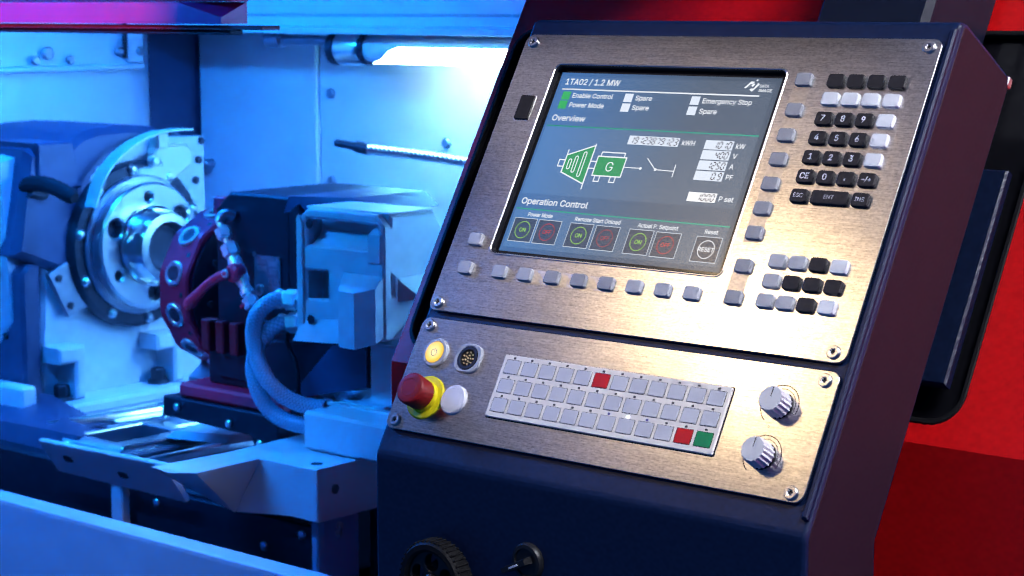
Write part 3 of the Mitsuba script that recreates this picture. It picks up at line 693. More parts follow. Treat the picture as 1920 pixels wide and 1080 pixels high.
door = thing('sliding_door', 'red sliding door rail at the top left, lit magenta', 'door')
obj('rail', hull([(-1.40, 0.150, 0.2655), (-0.458, 0.150, 0.2665), (-0.458, 0.150, 0.274), (-0.536, 0.150, 0.2915), (-1.40, 0.150, 0.2915), (-1.40, 0.19, 0.2655), (-0.458, 0.19, 0.2665), (-0.458, 0.19, 0.2915), (-1.40, 0.19, 0.2915)]), 'door_red', door)
obj('top_skin', box(-1.40, -0.455, 0.156, 0.192, 0.292, 0.42, 0.002), 'red_lacquer', door)
obj('lower_lip', box(-1.40, -0.40, 0.158, 0.188, 0.2600, 0.2645, 0.001), 'dark_red', door)
obj('seal', box(-1.40, -0.46, 0.165, 0.185, 0.2540, 0.2595, 0.001), 'black_rubber', door)

# ------------------------------------------------------------------ red front cover behind the console
red = thing('front_cover', 'red sheet metal front cover of the machine with a dark window behind the console', 'machine cover')
win = rrect(657, 389, 30, 8, 158.5, 202.5)
obj('slanted_panel', xf(extr([(-177, -10), (1100, -10), (1100, 1050), (-173, 1050)], -30, 0, holes=[win]), at(0, 0, -160)), 'red_paint', red)  # upper part lengthened out of view to block outside light
cz = at(0, -10, -160)[:3, 3]
obj('upright_panel', box(-0.177, 1.10, cz[1], cz[1] + 0.03, -0.75, cz[2] - 0.0001), 'red_paint', red)
obj('window', xf(extr(rrect(661, 393, 32, 8, 158.5, 202.5), -14, -7), at(0, 0, -160)), 'black_gloss', red)
obj('window_seal', xf(extr(rrect(656.4, 388.4, 29.7, 8, 158.5, 202.5), -6, 1.2, holes=[rrect(646, 378, 25, 8, 158.5, 202.5)], b=1.0), at(0, 0, -160)), 'black_rubber', red)
obj('inner_return', box(-0.175, -0.145, cz[1] + 0.032, cz[1] + 0.10, -0.75, -0.10), 'navy_paint', red)

mount = thing('console_mount', 'blue lit textured mounting bracket between the console and the front cover', 'bracket')
obj('arm_plate', xf(extr([(250, 40), (474, 40), (474, 247), (250, 247)], -152, -142, b=2.0), at(0, 0, 0)), 'leatherette', mount)
obj('hinge_block', xf(extr([(300, 60), (380, 60), (380, 230), (300, 230)], -142, -118), at(0, 0, 0)), 'rear_post', mount)

arm = thing('support_arm', 'dark navy support arm rising behind the top of the console', 'support arm')
obj('post', xf(extr([(296, 290), (412, 290), (412, 560), (296, 560)], -112, -40, b=6.0), at(0, 0, 0)), 'rear_post', arm)
obj('rear_web', xf(extr([(300, 290), (408, 290), (408, 560), (300, 560)], -150, -113), at(0, 0, 0)), 'rear_post', arm)

# ------------------------------------------------------------------ the control console
con = thing('control_console', 'dark grey tilted control console with two brushed steel operator panels', 'control console')
S0, S1 = -4.0, 470.0
# profile in (y, z), mm: tilted front (2 mm below the plates), top edge, back, upright front below
def pan(t, h):
    q = UP * t + NRM * h
    return (q[1], q[2])


FH = -4.0
kink = pan(-146, FH)
prof_c = [pan(317, FH), pan(322, -12), pan(322, -104), pan(312, -112), pan(-113, -112), (pan(-113, -112)[0], -480), (kink[0], -480), kink]
body = np.array(ccw(prof_c)) * 1e-3


def rounded(poly, r, n=5):
    out = []
    m = len(poly)
    for k in range(m):
        p, a, b = poly[k], poly[k - 1], poly[(k + 1) % m]
        u, v = (a - p) / np.linalg.norm(a - p), (b - p) / np.linalg.norm(b - p)
        d = min(r, 0.4 * np.linalg.norm(a - p), 0.4 * np.linalg.norm(b - p))
        for t in np.linspace(0, 1, n):
            out.append((1 - t) ** 2 * (p + u * d) + 2 * t * (1 - t) * p + t * t * (p + v * d))
    return np.array(out)


bodyr = np.array(Polygon(rounded(body, 0.006, 5)).buffer(0).exterior.coords)[:-1]
bodyr = ccw(bodyr)
flank_in = inset(bodyr, 0.005)
bend = np.array(pan(-113, -112)) * 1e-3
kn = np.array(kink) * 1e-3
cutd = np.array([0.4, 0.4 * (bend[1] - kn[1]) / (bend[0] - kn[0])])
far = Polygon([kn - cutd, kn + cutd, kn + cutd + [0, 1], kn - cutd + [0, 1]]), Polygon([kn - cutd, kn + cutd, kn + cutd - [0, 1], kn - cutd - [0, 1]])


def body_part(half):
    pts = []
    for q, x in ((flank_in, S0), (inset(bodyr, 0.0015), S0 + 1.5), (bodyr, S0 + 5), (bodyr, S1 - 5), (inset(bodyr, 0.0015), S1 - 1.5), (flank_in, S1)):
        c = np.array(Polygon(q).buffer(0).intersection(half).convex_hull.exterior.coords)[:-1]
        pts.append(np.c_[c, np.full(len(c), x * 1e-3)])
    return hull(np.vstack(pts))


m_body = trimesh.boolean.union([body_part(h) for h in far], engine='manifold')
m_body = trimesh.boolean.difference([xf(m_body, along_x()), xf(extr(rrect(267, 204, 7.5, 8, 183, 165.2), -40, 20), at(0, 0, 0))], engine='manifold')
obj('body', m_body, 'console_paint', con, smooth=50)
obj('side_panel', xf(extr(inset(bodyr, 0.0048), (S1 - 6) * 1e-3, (S1 + 0.3) * 1e-3, b=0.0004), along_x()), 'console_flank', con)
obj('front_rim', xf(extr(np.array([(462.5, -132), (468.5, -132), (468.5, 310), (462.5, 310)]), FH - 1, FH + 4.0, b=1.6), at(0, 0, 0)), 'console_paint', con)
obj('latch', xf(extr(rrect(6, 11, 2), -116, -109, b=1), at(465, 318, 0)), 'polished_steel', con)

PT = 2.0      # plate thickness: top at h = 0
opening = rrect(265.5, 202.6, 7, 8, 183, 165.2)
up_p = obj('upper_plate', xf(extr(rrect(460, 299, 9, 7, 230, 149.5), -PT, 0, holes=[opening], b=0.5), at(0, 0, 0)), 'steel_plate', con, smooth=False)
lo_p = obj('lower_plate', xf(extr(rrect(460, 113.5, 9, 7, 230, -64.2), -PT, 0, b=0.5), at(0, 0, 0)), 'steel_plate', con, smooth=False)
obj('plate_packer', xf(cat(extr(rrect(450, 289, 6, 4, 230, 149.5), FH - 0.5, -PT - 0.02, holes=[rrect(268, 205, 8, 4, 183, 165.2)]), extr(rrect(450, 104, 6, 4, 230, -64.2), FH - 0.5, -PT - 0.02)), at(0, 0, 0)), 'black_rubber', con)

# display
scr = obj('screen', xf(extr(rrect(267.5, 204.6, 8, 8, 183, 165.2), -9, -6.35), at(0, 0, 0)), 'black_gloss', con)
obj('opening_trim', xf(extr(rrect(268.5, 205.6, 8.5, 8, 183, 165.2), -6.0, 0.9, holes=[rrect(264.0, 201.1, 6.2, 8, 183, 165.2)], b=0.9), at(0, 0, 0)), 'bright_edge', scr)
obj('inner_wall', xf(extr(rrect(264.0, 201.1, 6.2, 8, 183, 165.2), -6.3, -0.3, holes=[rrect(262.8, 199.9, 5.7, 8, 183, 165.2)]), at(0, 0, 0)), 'black_plastic', scr)


def lin(c):
    c = np.asarray(c, float) / 255
    return np.where(c < 0.04045, c / 12.92, ((c + 0.055) / 1.055) ** 2.4)


G_V, G_F, G_C, g_n = [], [], [], 0


def gfx(mesh, col, h):
    """A flat piece of the display's picture at height h (mm)."""
    global g_n
    keep = mesh.face_normals[:, 2] > 0.5
    f = mesh.faces[keep]
    used, inv = np.unique(f, return_inverse=True)
    v = mesh.vertices[used].copy()
    v[:, 2] = h
    G_V.append(v)
    G_F.append(inv.reshape(-1, 3) + g_n)
    G_C.append(np.tile(lin(col), (len(v), 1)) if not callable(col) else np.array([lin(col(x, y)) for x, y, _ in v]))
    g_n += len(v)


def poly2(p, col, h=-5.90):
    if isinstance(p, Polygon):
        geoms = [p]
    else:
        geoms = getattr(p, 'geoms', [Polygon(p)])
    for g in geoms:
        g = g.buffer(0)
        for q in getattr(g, 'geoms', [g]):
            gfx(flat(np.array(q.exterior.coords)[:-1], [np.array(i.coords)[:-1] for i in q.interiors]), col, h)


def stroke(pts, w, col, h=-5.80):
    poly2(LineString(pts).buffer(w / 2, cap_style=1), col, h)


TXT = {}


def text(s, size, bold=False):
    k = (s, size, bold)
    if k not in TXT:
        TXT[k] = meshkit.text_mesh(s, size, 0.001, bold)
    return TXT[k].copy()


def write(s, x, y, size, col, bold=False, anchor='l', width=None, h=-5.80):
    m = text(s, size, bold)
    lo, hi = m.bounds[0][0], m.bounds[1][0]
    if width:
        m.apply_scale([width / (hi - lo), 1, 1])
        lo, hi = m.bounds[0][0], m.bounds[1][0]
    dx = {'l': -lo, 'r': -hi, 'c': -(lo + hi) / 2}[anchor]
    m.apply_translation([x + dx, y, 0])
    gfx(m, col, h)


SEG = {'0': 'abcdef', '1': 'bc', '2': 'abged', '3': 'abgcd', '4': 'fgbc', '5': 'afgcd', '6': 'afgedc', '7': 'abc', '8': 'abcdefg', '9': 'abcdfg'}


def lcd(s, xr, y, col=(20, 24, 34), hgt=6.4):
    w, pitch, sl = hgt * 0.50, hgt * 0.78, 0.16
    x = xr
    for ch in reversed(s):
        if ch == '.':
            poly2(Point(x - 0.6, y + 0.45).buffer(0.5), col, -5.80)
            x -= 1.6
            continue
        x0 = x - w
        P = {'a': ((0, 1), (1, 1)), 'b': ((1, 1), (1, .5)), 'c': ((1, .5), (1, 0)), 'd': ((0, 0), (1, 0)), 'e': ((0, 0), (0, .5)), 'f': ((0, .5), (0, 1)), 'g': ((0, .5), (1, .5))}
        for g in SEG[ch]:
            (ax, ay), (bx, by) = P[g]
            a = np.array([ax * w, ay * hgt])
            b = np.array([bx * w, by * hgt])
            d = (b - a) / np.linalg.norm(b - a)
            a, b = a + d * 0.5, b - d * 0.5
            pts = [(x0 + q[0] + sl * q[1], y + q[1]) for q in (a, b)]
            poly2(LineString(pts).buffer(0.50, cap_style=2), col, -5.80)
        x -= pitch


def grad(x, y, up=0.0):  # bluer left: reflection on the glass put into the page colours
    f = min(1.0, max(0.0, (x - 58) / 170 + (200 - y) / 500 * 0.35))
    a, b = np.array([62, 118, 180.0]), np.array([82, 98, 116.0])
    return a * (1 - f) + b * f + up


def grid(x0, x1, y0, y1, col, h, nx=16, ny=10):
    xs, ys = np.linspace(x0, x1, nx), np.linspace(y0, y1, ny)
    v = np.array([(x, y, 0) for y in ys for x in xs])
    i, j = np.meshgrid(np.arange(ny - 1), np.arange(nx - 1), indexing='ij')
    q = np.stack([i * nx + j, i * nx + j + 1, (i + 1) * nx + j + 1, (i + 1) * nx + j], -1).reshape(-1, 4)
    gfx(trimesh.Trimesh(v, np.vstack([q[:, [0, 1, 2]], q[:, [0, 2, 3]]]), process=False), col, h)


WHT, PAN, GRN, DGR, DRK = (238, 242, 248), (222, 232, 246), (30, 172, 84), (26, 148, 82), (47, 62, 80)
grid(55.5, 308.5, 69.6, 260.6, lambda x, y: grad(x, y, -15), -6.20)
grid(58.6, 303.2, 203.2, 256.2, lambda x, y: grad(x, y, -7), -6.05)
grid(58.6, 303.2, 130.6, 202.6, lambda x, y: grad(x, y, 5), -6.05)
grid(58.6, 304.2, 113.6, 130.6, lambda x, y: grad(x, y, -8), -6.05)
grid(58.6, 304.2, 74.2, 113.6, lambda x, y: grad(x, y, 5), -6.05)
write('1TA02 / 1.2 MW', 64.0, 247.6, 6.2, WHT, True, width=66)
stroke([(63, 242.6), (289.4, 242.0)], 1.5, WHT)
for x, y, c in ((70.2, 235.6, GRN), (69.8, 225.8, GRN), (145.6, 235.5, PAN), (145.8, 225.2, PAN), (222.3, 235.2, PAN), (222.4, 224.7, PAN)):
    poly2(sbox(x - 4.9, y - 4.4, x + 4.9, y + 4.4), c)
for s, x, y, w in (('Enable Control', 78.2, 233.6, 49), ('Power Mode', 78.2, 223.5, 42), ('Spare', 153.8, 233.3, 19.6), ('Spare', 153.8, 223.2, 19.6), ('Emergency Stop', 230.8, 232.8, 54), ('Spare', 230.8, 222.2, 19.6)):
    write(s, x, y, 4.9, WHT, True, width=w)
write('Overview', 63.0, 208.6, 6.0, WHT, True, width=40.5)
stroke([(59.6, 203.0), (303.2, 202.4)], 1.2, (28, 176, 140))
poly2(sbox(162.6, 187.5, 220.2, 196.6), PAN)
lcd('19123879123', 218.0, 188.9)
write('kWH', 224, 189.6, 4.8, WHT, True)
for s, u, y in (('1010', 'kW', 191.5), ('400', 'V', 181.4), ('1250', 'A', 171.0), ('0.9', 'PF', 160.6)):
    poly2(sbox(249.1, y - 4.6, 279.9, y + 4.6), PAN)
    lcd(s, 277.2, y - 3.2)
    write(u, 283.2, y - 2.5, 4.8, WHT, True)
poly2(sbox(249.3, 134.9, 280.2, 144.1), (250, 251, 253))
lcd('1000', 277.4, 136.3)
write('P set', 283.4, 136.8, 4.8, WHT, True, width=15.5)
# turbine, generator and switch
trap = [(97.2, 172.9), (127.4, 184.3), (127.2, 144.2), (96.9, 154.8)]
poly2(trap, DGR, -5.95)
stroke(trap + [trap[0]], 1.3, WHT)
stroke([(127.5, 185.6), (127.5, 138.9)], 1.3, WHT)
stroke([(97.3, 178.2), (97.1, 154.5)], 1.3, WHT)
for x, a, b in ((103.2, 160.2, 167.2), (110.0, 157.0, 170.6), (118.4, 153.0, 175.4)):
    poly2(LineString([(x, a), (x, b)]).buffer(2.2).difference(LineString([(x, a), (x, b)]).buffer(1.15)), WHT, -5.80)
stroke([(90.2, 160.8), (90.2, 167.7), (96.6, 167.7)], 1.2, WHT)
stroke([(90.2, 160.8), (96.6, 160.8)], 1.2, WHT)
stroke([(127.6, 167.8), (134.5, 167.8)], 1.2, WHT)
stroke([(127.6, 160.6), (134.5, 160.6)], 1.2, WHT)
gr_ = [(134.6, 173.5), (167.9, 173.5), (167.9, 153.5), (134.6, 153.5)]
poly2(gr_, DGR, -5.95)
stroke(gr_ + [gr_[0]], 1.3, WHT)
stroke([(137.6, 173.8), (137.6, 178.0), (164.8, 178.0), (164.8, 173.8)], 1.2, WHT)
for x in (138.3, 156.6):
    stroke([(x, 153.2), (x, 147.6), (x + 5.9, 147.6), (x + 5.9, 153.2)], 1.2, WHT)
write('G', 151.4, 158.6, 9.6, WHT, anchor='c')
stroke([(168.2, 163.8), (186.6, 163.8)], 0.9, WHT)
poly2(Point(187.3, 163.7).buffer(1.5), WHT, -5.80)
stroke([(191.6, 174.2), (204.2, 163.4), (224.6, 163.0)], 0.9, WHT)
poly2(Point(204.3, 163.4).buffer(1.5), WHT, -5.78)
stroke([(225.2, 169.4), (225.4, 157.4)], 1.0, WHT)
write('Operation Control', 62.4, 119.6, 6.2, WHT, True, width=80)
stroke([(59.4, 114.4), (304.2, 113.2)], 1.2, (28, 176, 140))
ON, OFF = (150, 214, 70), (196, 48, 52)
for x, y, s, c in ((75.6, 92.6, 'ON', ON), (105.4, 92.4, 'OFF', OFF), (143.4, 92.0, 'ON', ON), (174.2, 91.6, 'OFF', (168, 52, 56)), (212.5, 91.1, 'ON', ON), (243.0, 90.6, 'OFF', (206, 40, 44)), (287.4, 90.0, 'RESET', WHT)):
    w = 27.8
    poly2(sbox(x - w / 2, y - 12.4, x + w / 2, y + 12.4), (205, 216, 228), -5.95)
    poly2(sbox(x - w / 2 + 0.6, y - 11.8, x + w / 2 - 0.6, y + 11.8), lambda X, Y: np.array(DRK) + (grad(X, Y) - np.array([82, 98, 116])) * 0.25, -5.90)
    poly2(Point(x, y).buffer(8.9).difference(Point(x, y).buffer(8.15)), c, -5.80)
    write(s, x, y - 2.0, 4.0, c, True, 'c')
for s, x, y, w in (('Power Mode', 91, 107.0, 30), ('Remote Start Onload', 159.6, 106.4, 53), ('Actual P. Setpoint', 228.6, 105.6, 45), ('Reset', 287.3, 105.0, 14)):
    write(s, x, y, 4.0, WHT, True, anchor='c', width=w)
# maker's mark: a slashed lozenge with a dot, and two words
poly2(Polygon([(270.8, 249.6), (276.6, 256.6), (280.8, 256.2), (279.0, 254.0), (276.6, 253.6), (273.0, 249.4)]), WHT, -5.80)
poly2(Polygon([(273.6, 249.0), (278.0, 252.6), (279.6, 250.6), (277.2, 248.0), (280.6, 246.0), (286.6, 253.6), (284.6, 255.4), (281.2, 249.2), (278.6, 249.4), (281.6, 253.4), (280.2, 254.8)]), WHT, -5.78)
poly2(Point(282.6, 257.8).buffer(1.0), WHT, -5.80)
write('DATA', 287.4, 250.6, 2.9, WHT, True, width=9.6)
write('IMAGE', 287.2, 246.2, 2.9, WHT, True, width=14.2)
gv = np.vstack(G_V) @ (PANEL[:3, :3].T)
gm = (gv, np.vstack(G_F))
scene[scr + '__picture'] = {**mikit.ply(gm, 'screen_page', color=np.vstack(G_C)),
                            'emitter': {'type': 'area', 'radiance': {'type': 'mesh_attribute', 'name': 'vertex_color', 'scale': 1.0}, 'sampling_weight': 0.0}}
labels[scr + '__picture'] = {'label': 'lit display page with green turbine diagram and white lettering'}

# label strips of film between the keys
for s0, s1, t0, t1 in ((326.4, 343.8, 98, 262.5), (326.4, 343.8, 39, 82)):
    obj('film_strip', xf(extr(rrect(s1 - s0, t1 - t0, 1, 3, (s0 + s1) / 2, (t0 + t1) / 2), -0.5, 0.12), at(0, 0, 0)), 'film_strip', con, smooth=False)
obj('film_strip', xf(extr(rrect(112, 13.5, 1, 3, 151, 44.5), -0.5, 0.12), at(0, 0, 0)), 'film_strip', con, smooth=False)
obj('keypad_film', xf(extr(rrect(86, 124, 2, 3, 398.5, 200), -0.5, 0.12), at(0, 0, 0)), 'steel_plate', con, smooth=False)
obj('keypad_film', xf(extr(rrect(84, 58, 2, 3, 398, 63.5), -0.5, 0.12), at(0, 0, 0)), 'steel_plate', con, smooth=False)

KEYCAP = soft_cap(15.8, 12.6, 2.4, 4.2, 1.1)
KEYWIDE = soft_cap(35.8, 12.6, 2.4, 4.2, 1.1)


def key(s, t, mat, legend=None, size=5.6, wide=False, label=None):
    m = KEYWIDE if wide else KEYCAP
    s, t = s - 1.0, t - 1.6 + 2.2          # photographed at the cap's top: moved down to the plate
    k = obj('key', xf(m, at(s, t, 0)), mat, con, label=label)
    if legend == '.':
        obj('legend', xf(flat(circle(1.0, 14), z=4.26), at(s, t - 1.6, 0)), 'print_white', k)
    elif legend:
        g = text(legend, size, size > 4)
        keep = g.face_normals[:, 2] > 0.5
        g = trimesh.Trimesh(g.vertices, g.faces[keep], process=True)
        c = g.bounds.mean(0)
        g.apply_translation([-c[0], -c[1], 4.26 - g.bounds[1][2]])
        w = g.extents[0]
        if w > 11:
            g.apply_scale([11 / w, 1, 1])
        obj('legend', xf(g, at(s, t, 0)), 'print_white', k, smooth=False)
    return k


for t in (255.3, 225.2, 200.5, 177.0, 153.2, 129.6, 106.1, 74.8, 45.1):
    key(337.6, t - 0.2, 'key_grey')
for s in (72.1, 103.4, 135.7, 167.1, 198.6, 230.1, 261.2, 292.4):
    key(s + 2, 44.6, 'key_grey' if 130 < s < 205 else 'key_silver')
key(31.4, 74.7, 'key_silver')
key(31.4, 44.9, 'key_silver')
LEG = {2: '789', 3: '456', 4: '123'}
cols = (370.3, 390.3, 410.4, 430.9)
for r, t in enumerate((254.7, 236.9, 217.6, 199.0, 180.4, 162.0)):
    for c, s in enumerate(cols):
        if r == 0:
            key(s, t, 'key_black')
        elif r == 1 or (r < 5 and c == 3):
            key(s, t, 'key_white')
        elif r < 5:
            key(s, t, 'key_black', LEG[r][c])
        else:
            key(s, t, 'key_black', ('CE', '0', '.', '\u2212/+')[c], (5.4, 5.6, 5, 4.6)[c])
key(cols[0], 143.4, 'key_black', 'ESC', 3.8)
key((cols[1] + cols[2]) / 2 + 0.2, 143.4, 'key_black', 'ENT', 3.8, wide=True)
key(cols[3] - 0.4, 143.4, 'key_black', 'INS', 3.8)
for r, (t, row) in enumerate(((81.9, 'ggbw'), (63.5, 'gbbb'), (45.1, 'ggbw'))):
    for c, s in enumerate(cols):
        key(s - 0.6, t, {'g': 'key_silver', 'b': 'key_black', 'w': 'key_white'}[row[c]])

# USB cover
obj('port_cover', xf(soft_cap(17, 26, 1.6, 2.4, 0.7), at(30.5, 217.6, 0)), 'black_gloss', con, label='small black port cover left of the screen')
obj('port_frame', xf(extr(rrect(19.4, 28.6, 2, 4), -0.3, 0.25, b=0.2), at(30.5, 217.6, 0)), 'bright_edge', con)


def torx(r=1.9):
    t = np.linspace(0, 2 * math.pi, 36, endpoint=False)
    return np.stack([(r + 0.42 * r * np.cos(6 * t) * 0.5) * np.cos(t), (r + 0.42 * r * np.cos(6 * t) * 0.5) * np.sin(t)], 1)


for s, t in ((11.2, 289.9), (448.6, 290.6), (11.0, 8.2), (447.0, 8.6), (11.4, -15.8), (447.4, -16.4), (11.3, -112.6), (448.0, -113.4)):
    k = obj('panel_screw', xf(extr(circle(6.0, 28), 0, 2.6, holes=[torx()], b=0.8), at(s, t, 0)), 'screw_steel', con)
    obj('socket', xf(extr(circle(2.9, 16), 0.0, 0.5), at(s, t, 0.05)), 'screw_socket', k)

# membrane keypad of three rows of twelve
obj('keypad_base', xf(extr(rrect(249, 60.6, 1.5, 4, 240.6, -64.2), 0, 3.0, b=0.5), at(0, 0, 0)), 'pad_cream', con)
obj('keypad_shadow_gap', xf(extr(rrect(251, 62.4, 1.5, 4, 240.6, -64.2), -0.3, 0.3), at(0, 0, 0)), 'black_rubber', con)
side = 15.6
barrel = np.vstack([[(side / 2 + 0.35 * math.cos(a), 6.6 * math.sin(a) * 1.0) for a in np.linspace(-1.35, 1.35, 7)], [(-side / 2 - 0.35 * math.cos(a), -6.6 * math.sin(a)) for a in np.linspace(-1.35, 1.35, 7)]])
PADKEY = hull([(x * f, y * f, z) for x, y in barrel for f, z in ((1.0, 0.0), (1.0, 0.35), (0.965, 0.75))])
GAP = extr(barrel * 1.075, 0, 0.12)
for r, t in enumerate((-45.0, -63.6, -82.1)):
    for c in range(12):
        s = 128.6 + 20.42 * c
        tt = t - 0.6
        mat, lab = 'pad_key', None
        if (r, c) == (0, 5):
            mat, lab = 'key_red', 'red key in the upper row of the cream keypad'
        if (r, c) == (2, 10):
            mat, lab = 'key_red', 'red key next to the green key at the end of the bottom row'
        if (r, c) == (2, 11):
            mat, lab = 'key_green', 'green key at the end of the bottom row'
        k = obj('pad_key', xf(PADKEY, at(s, tt, 3.0)), mat, con, label=lab)
        obj('key_gap', xf(GAP, at(s, tt, 2.95)), 'print_dark', k)
        led = obj('indicator', xf(soft_cap(2.6, 1.9, 0.5, 0.4, 0.15), at(s - 0.2, tt + 8.7, 3.0)), 'print_dark', k)
        if (r, c) in ((2, 7), (2, 6), (2, 8)):
            rad = (9.0, 10.5, 14.0) if c == 7 else (0.02, 0.03, 0.35)
            scene[led] = {**scene[led], 'emitter': {'type': 'area', 'radiance': rgb(*rad), 'sampling_weight': 0.0}}
            labels[led] = {'label': 'indicator light glowing white' if c == 7 else 'indicator light glowing faint blue'}

# round operators
pb = obj('power_button', xf(lathe([(0, 0), (14.4, 0), (14.4, 2.0), (13.4, 3.2), (11.2, 3.4), (11.0, 2.6), (0, 2.6)], 48), at(31.4, -42.4, 0)), 'ring_grey', con, label='lit yellow power button with grey ring')
scene[pb + '__lens'] = {**mikit.ply(xf(lathe([(10.8, 2.4), (10.8, 3.2), (10.0, 3.7), (0, 3.9)], 48), at(31.4, -42.4, 0)), 'amber_lens', 35),
                        'emitter': {'type': 'area', 'radiance': {'type': 'mesh_attribute', 'name': 'vertex_color'}, 'sampling_weight': 0.0}}
v, f = [], []
for k, (r, z, c) in enumerate(((0, 3.92, (1.15, 0.95, 0.60)), (5, 3.90, (1.0, 0.72, 0.30)), (8.6, 3.86, (0.85, 0.46, 0.045)), (10.8, 3.5, (0.62, 0.27, 0.01)))):
    for x, y in circle(max(r, 0.01), 40):
        v.append((x, y, z, *c))
v = np.array(v)
for k in range(3):
    for i in range(40):
        j = (i + 1) % 40
        a = k * 40
        f += [[a + i, a + 40 + i, a + 40 + j], [a + i, a + 40 + j, a + j]]
lm = trimesh.Trimesh(v[:, :3], f, process=False)
scene[pb + '__lens'] = {**mikit.ply((xf(lm, at(31.4, -42.4, 0)).vertices, lm.faces), 'amber_lens', True, color=v[:, 3:]),
                        'emitter': {'type': 'area', 'radiance': {'type': 'mesh_attribute', 'name': 'vertex_color'}, 'sampling_weight': 0.0}}
sym = Point(0, -0.4).buffer(3.6).difference(Point(0, -0.4).buffer(2.9)).difference(sbox(-1.3, 0, 1.3, 5)).union(sbox(-0.35, -0.2, 0.35, 3.8))
obj('power_symbol', xf(cat(*[flat(np.array(g.exterior.coords)[:-1], [np.array(i.coords)[:-1] for i in g.interiors], 4.05) for g in getattr(sym, 'geoms', [sym])]), at(31.4, -42.4, 0)), 'print_dark', pb, smooth=False)

soc = obj('connector', xf(extr(rrect(31, 28.5, 11, 8), 0, 2.6, holes=[circle(11.5, 40)], b=0.9), at(72.4, -43.0, 0)), 'ring_grey', con, label='round black multi pin connector in a grey surround')
obj('connector_shell', xf(lathe([(0, 0.4), (7.8, 0.4), (7.8, 1.6), (8.6, 2.8), (11.4, 2.8), (11.4, 0.4)], 40), at(72.4, -43.0, 0)), 'black_plastic', soc)
obj('connector_insert', xf(disc(7.6, 0.4, 0.9), at(72.4, -43.0, 0)), 'black_rubber', soc)
for k in range(15):
    r, a = (0, 0) if k == 0 else ((3.0, k * 2 * math.pi / 5) if k < 6 else (6.0, k * 2 * math.pi / 9))
    obj('contact', xf(lathe([(0, 0.9), (0.8, 0.9), (0.8, 2.0), (0.4, 2.5), (0, 2.6)], 12), at(72.4 + r * math.cos(a), -43.0 + r * math.sin(a), 0)), 'brass', soc)
bl = obj('blanking_plug', xf(lathe([(0, 0), (14.4, 0), (14.4, 1.8), (13.4, 3.0), (10.6, 3.2), (10.2, 2.9), (9.8, 3.2), (0, 3.4)], 48), at(72.6, -84.4, 0)), 'white_plastic', con, label='plain white round blanking plug')

es = obj('emergency_stop', xf(lathe([(0, 0), (21.4, 0), (21.4, 1.2), (20.2, 2.2), (0, 2.2)], 56), at(38.0, -86.6, 0)), 'stop_yellow', con, label='red mushroom emergency stop on a yellow disc')
obj('yellow_neck', xf(lathe([(0, 2), (15.6, 2), (15.0, 6.5), (0, 6.5)], 48), at(38.0, -86.6, 0)), 'stop_yellow', es)
obj('mushroom_head', xf(lathe([(0, 6.4), (13.4, 6.4), (14.6, 7.4), (15.4, 22.0), (15.2, 24.4), (14.0, 25.8), (12.0, 26.3), (9.0, 26.4), (8.7, 26.1), (8.4, 26.1), (8.1, 26.4), (0, 26.6)], 56), at(38.0, -86.6, 0)), 'stop_red', es)


def knob(s, t, ang):
    k = obj('rotary_knob', xf(lathe([(0, 0), (12.2, 0), (12.2, 1.6), (0, 1.6)], 40), at(s, t, 0)), 'black_plastic', con, label='grey fluted rotary knob, ' + ('upper' if t > -60 else 'lower') + ' of the two')
    out = []
    for i in range(18 * 6):
        a = i * 2 * math.pi / 108
        out.append((10.9 + 0.5 * math.cos(18 * a)) * np.array([math.cos(a), math.sin(a)]))
    out = np.array(out)
    sidew = cat(wall(out * 1.08, out, 1.6, 16.0), wall(out, out * 0.95, 16.0, 16.9), flat(out * 0.95, z=16.9))
    sidew.merge_vertices()
    obj('fluted_cap', xf(sidew, at(s, t, 0)), 'knob_grey', k, smooth=30)
    d = np.array([math.cos(ang), math.sin(ang)])
    n = np.array([-d[1], d[0]])
    ln = np.array([d * 1.5 + n * 0.45, d * 10.2 + n * 0.45, d * 10.2 - n * 0.45, d * 1.5 - n * 0.45])
    obj('pointer_line', xf(flat(ccw(ln), z=16.98), at(s, t, 0)), 'print_dark', k, smooth=False)
    a0, a1 = math.radians(-20), math.radians(235)
    for r, w in ((17.6, 0.85), (14.4, 0.6)):
        th = np.linspace(a0, math.radians(150 if r < 16 else 235), 40)
        arcpoly = np.vstack([np.stack([(r + w / 2) * np.cos(th), (r + w / 2) * np.sin(th)], 1), np.stack([(r - w / 2) * np.cos(th), (r - w / 2) * np.sin(th)], 1)[::-1]])
        obj('dial_scale', xf(flat(ccw(arcpoly), z=0.06), at(s, t, 0)), 'print_dark', k, smooth=False)
    cap = ccw([(17.6 * math.cos(a0), 17.6 * math.sin(a0)), (14.0 * math.cos(a0), 14.0 * math.sin(a0)), (14.2, -5.8), (17.2, -6.8)])
    obj('scale_tick', xf(flat(cap, z=0.06), at(s, t, 0)), 'print_dark', k, smooth=False)
    z = text('0', 2.4, False)
    z.apply_translation([-z.bounds.mean(0)[0], 0, 0.06 - z.bounds[1][2]])
    obj('scale_digit', xf(z, at(s - 4.2, t - 20.6, 0)), 'print_dark', k, smooth=False)


knob(412.8, -42.6, math.radians(88))
knob(411.2, -87.0, math.radians(88))

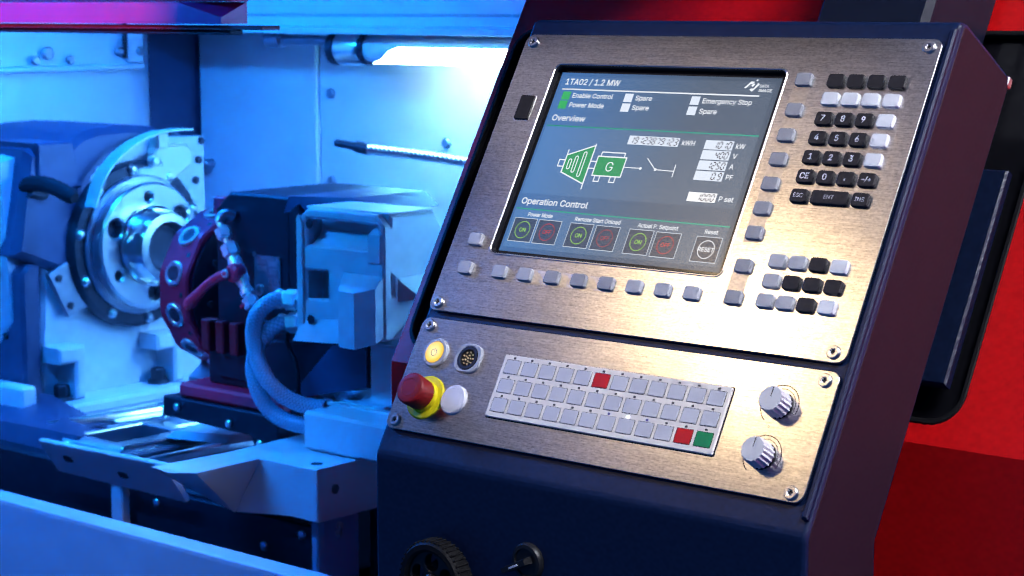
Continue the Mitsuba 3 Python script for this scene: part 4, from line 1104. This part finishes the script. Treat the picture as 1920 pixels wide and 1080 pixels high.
# handwheel and key switch on the upright front
FY = kink[0] * 1e-3
hwc = (0.088, FY, -0.232)
hw = obj('handwheel', xf(lathe([(30, 9), (33, 6), (40, 6), (42, 10), (42, 24), (39, 28), (34, 28.5), (31, 26)], 64), (mm(*hwc) @ np.diag([0.9, 0.9, 0.9, 1.0]))), 'black_rubber', con, label='black ribbed hand wheel at the bottom of the console')
for k in range(44):
    a = k * 2 * math.pi / 44
    obj('grip_rib', xf(box(41.4, 43.4, -1.1, 1.1, 8, 26, 0.5), (mm(*hwc) @ np.diag([0.9, 0.9, 0.9, 1.0])) @ np.array([[math.cos(a), -math.sin(a), 0, 0], [math.sin(a), math.cos(a), 0, 0], [0, 0, 1, 0], [0, 0, 0, 1.0]])), 'black_rubber', hw)
obj('wheel_web', xf(extr(circle(34, 48), 14, 24, holes=[circle(9.0, 24, 20 * math.cos(a), 20 * math.sin(a)) for a in (0.35, 1.6, 2.86, 4.12, 5.37)], b=1.2), (mm(*hwc) @ np.diag([0.9, 0.9, 0.9, 1.0]))), 'black_plastic', hw)
obj('wheel_hub', xf(lathe([(0, -1), (20, -1), (20, 8), (9, 9), (9, 27), (7, 29), (0, 29)], 40), (mm(*hwc) @ np.diag([0.9, 0.9, 0.9, 1.0]))), 'black_plastic', hw)
sw = obj('selector_switch', xf(lathe([(0, 0), (17, 0), (17, 3), (15.5, 5.5), (12.5, 6), (12, 4.6), (9, 4.6), (0, 4.6)], 48), mm(0.186, FY, -0.199)), 'black_plastic', con, label='black rotary selector switch with a white line on its handle')
dd = math.radians(206)
Rz = np.array([[math.cos(dd), -math.sin(dd), 0, 0], [math.sin(dd), math.cos(dd), 0, 0], [0, 0, 1, 0], [0, 0, 0, 1.0]])
obj('switch_handle', xf(hull([(x, y, z) for x, y, z in ((-8, -3.5, 4), (-8, 3.5, 4), (20, -3.2, 4), (20, 3.2, 4), (-7, -2.6, 15), (-7, 2.6, 15), (21, -2.2, 16), (21, 2.2, 16))]), mm(0.186, FY, -0.199) @ Rz), 'black_plastic', sw)
obj('pointer_line', xf(box(1.0, 12.0, -0.9, 0.9, 15.2, 15.9), mm(0.186, FY, -0.199) @ Rz), 'print_white', sw)
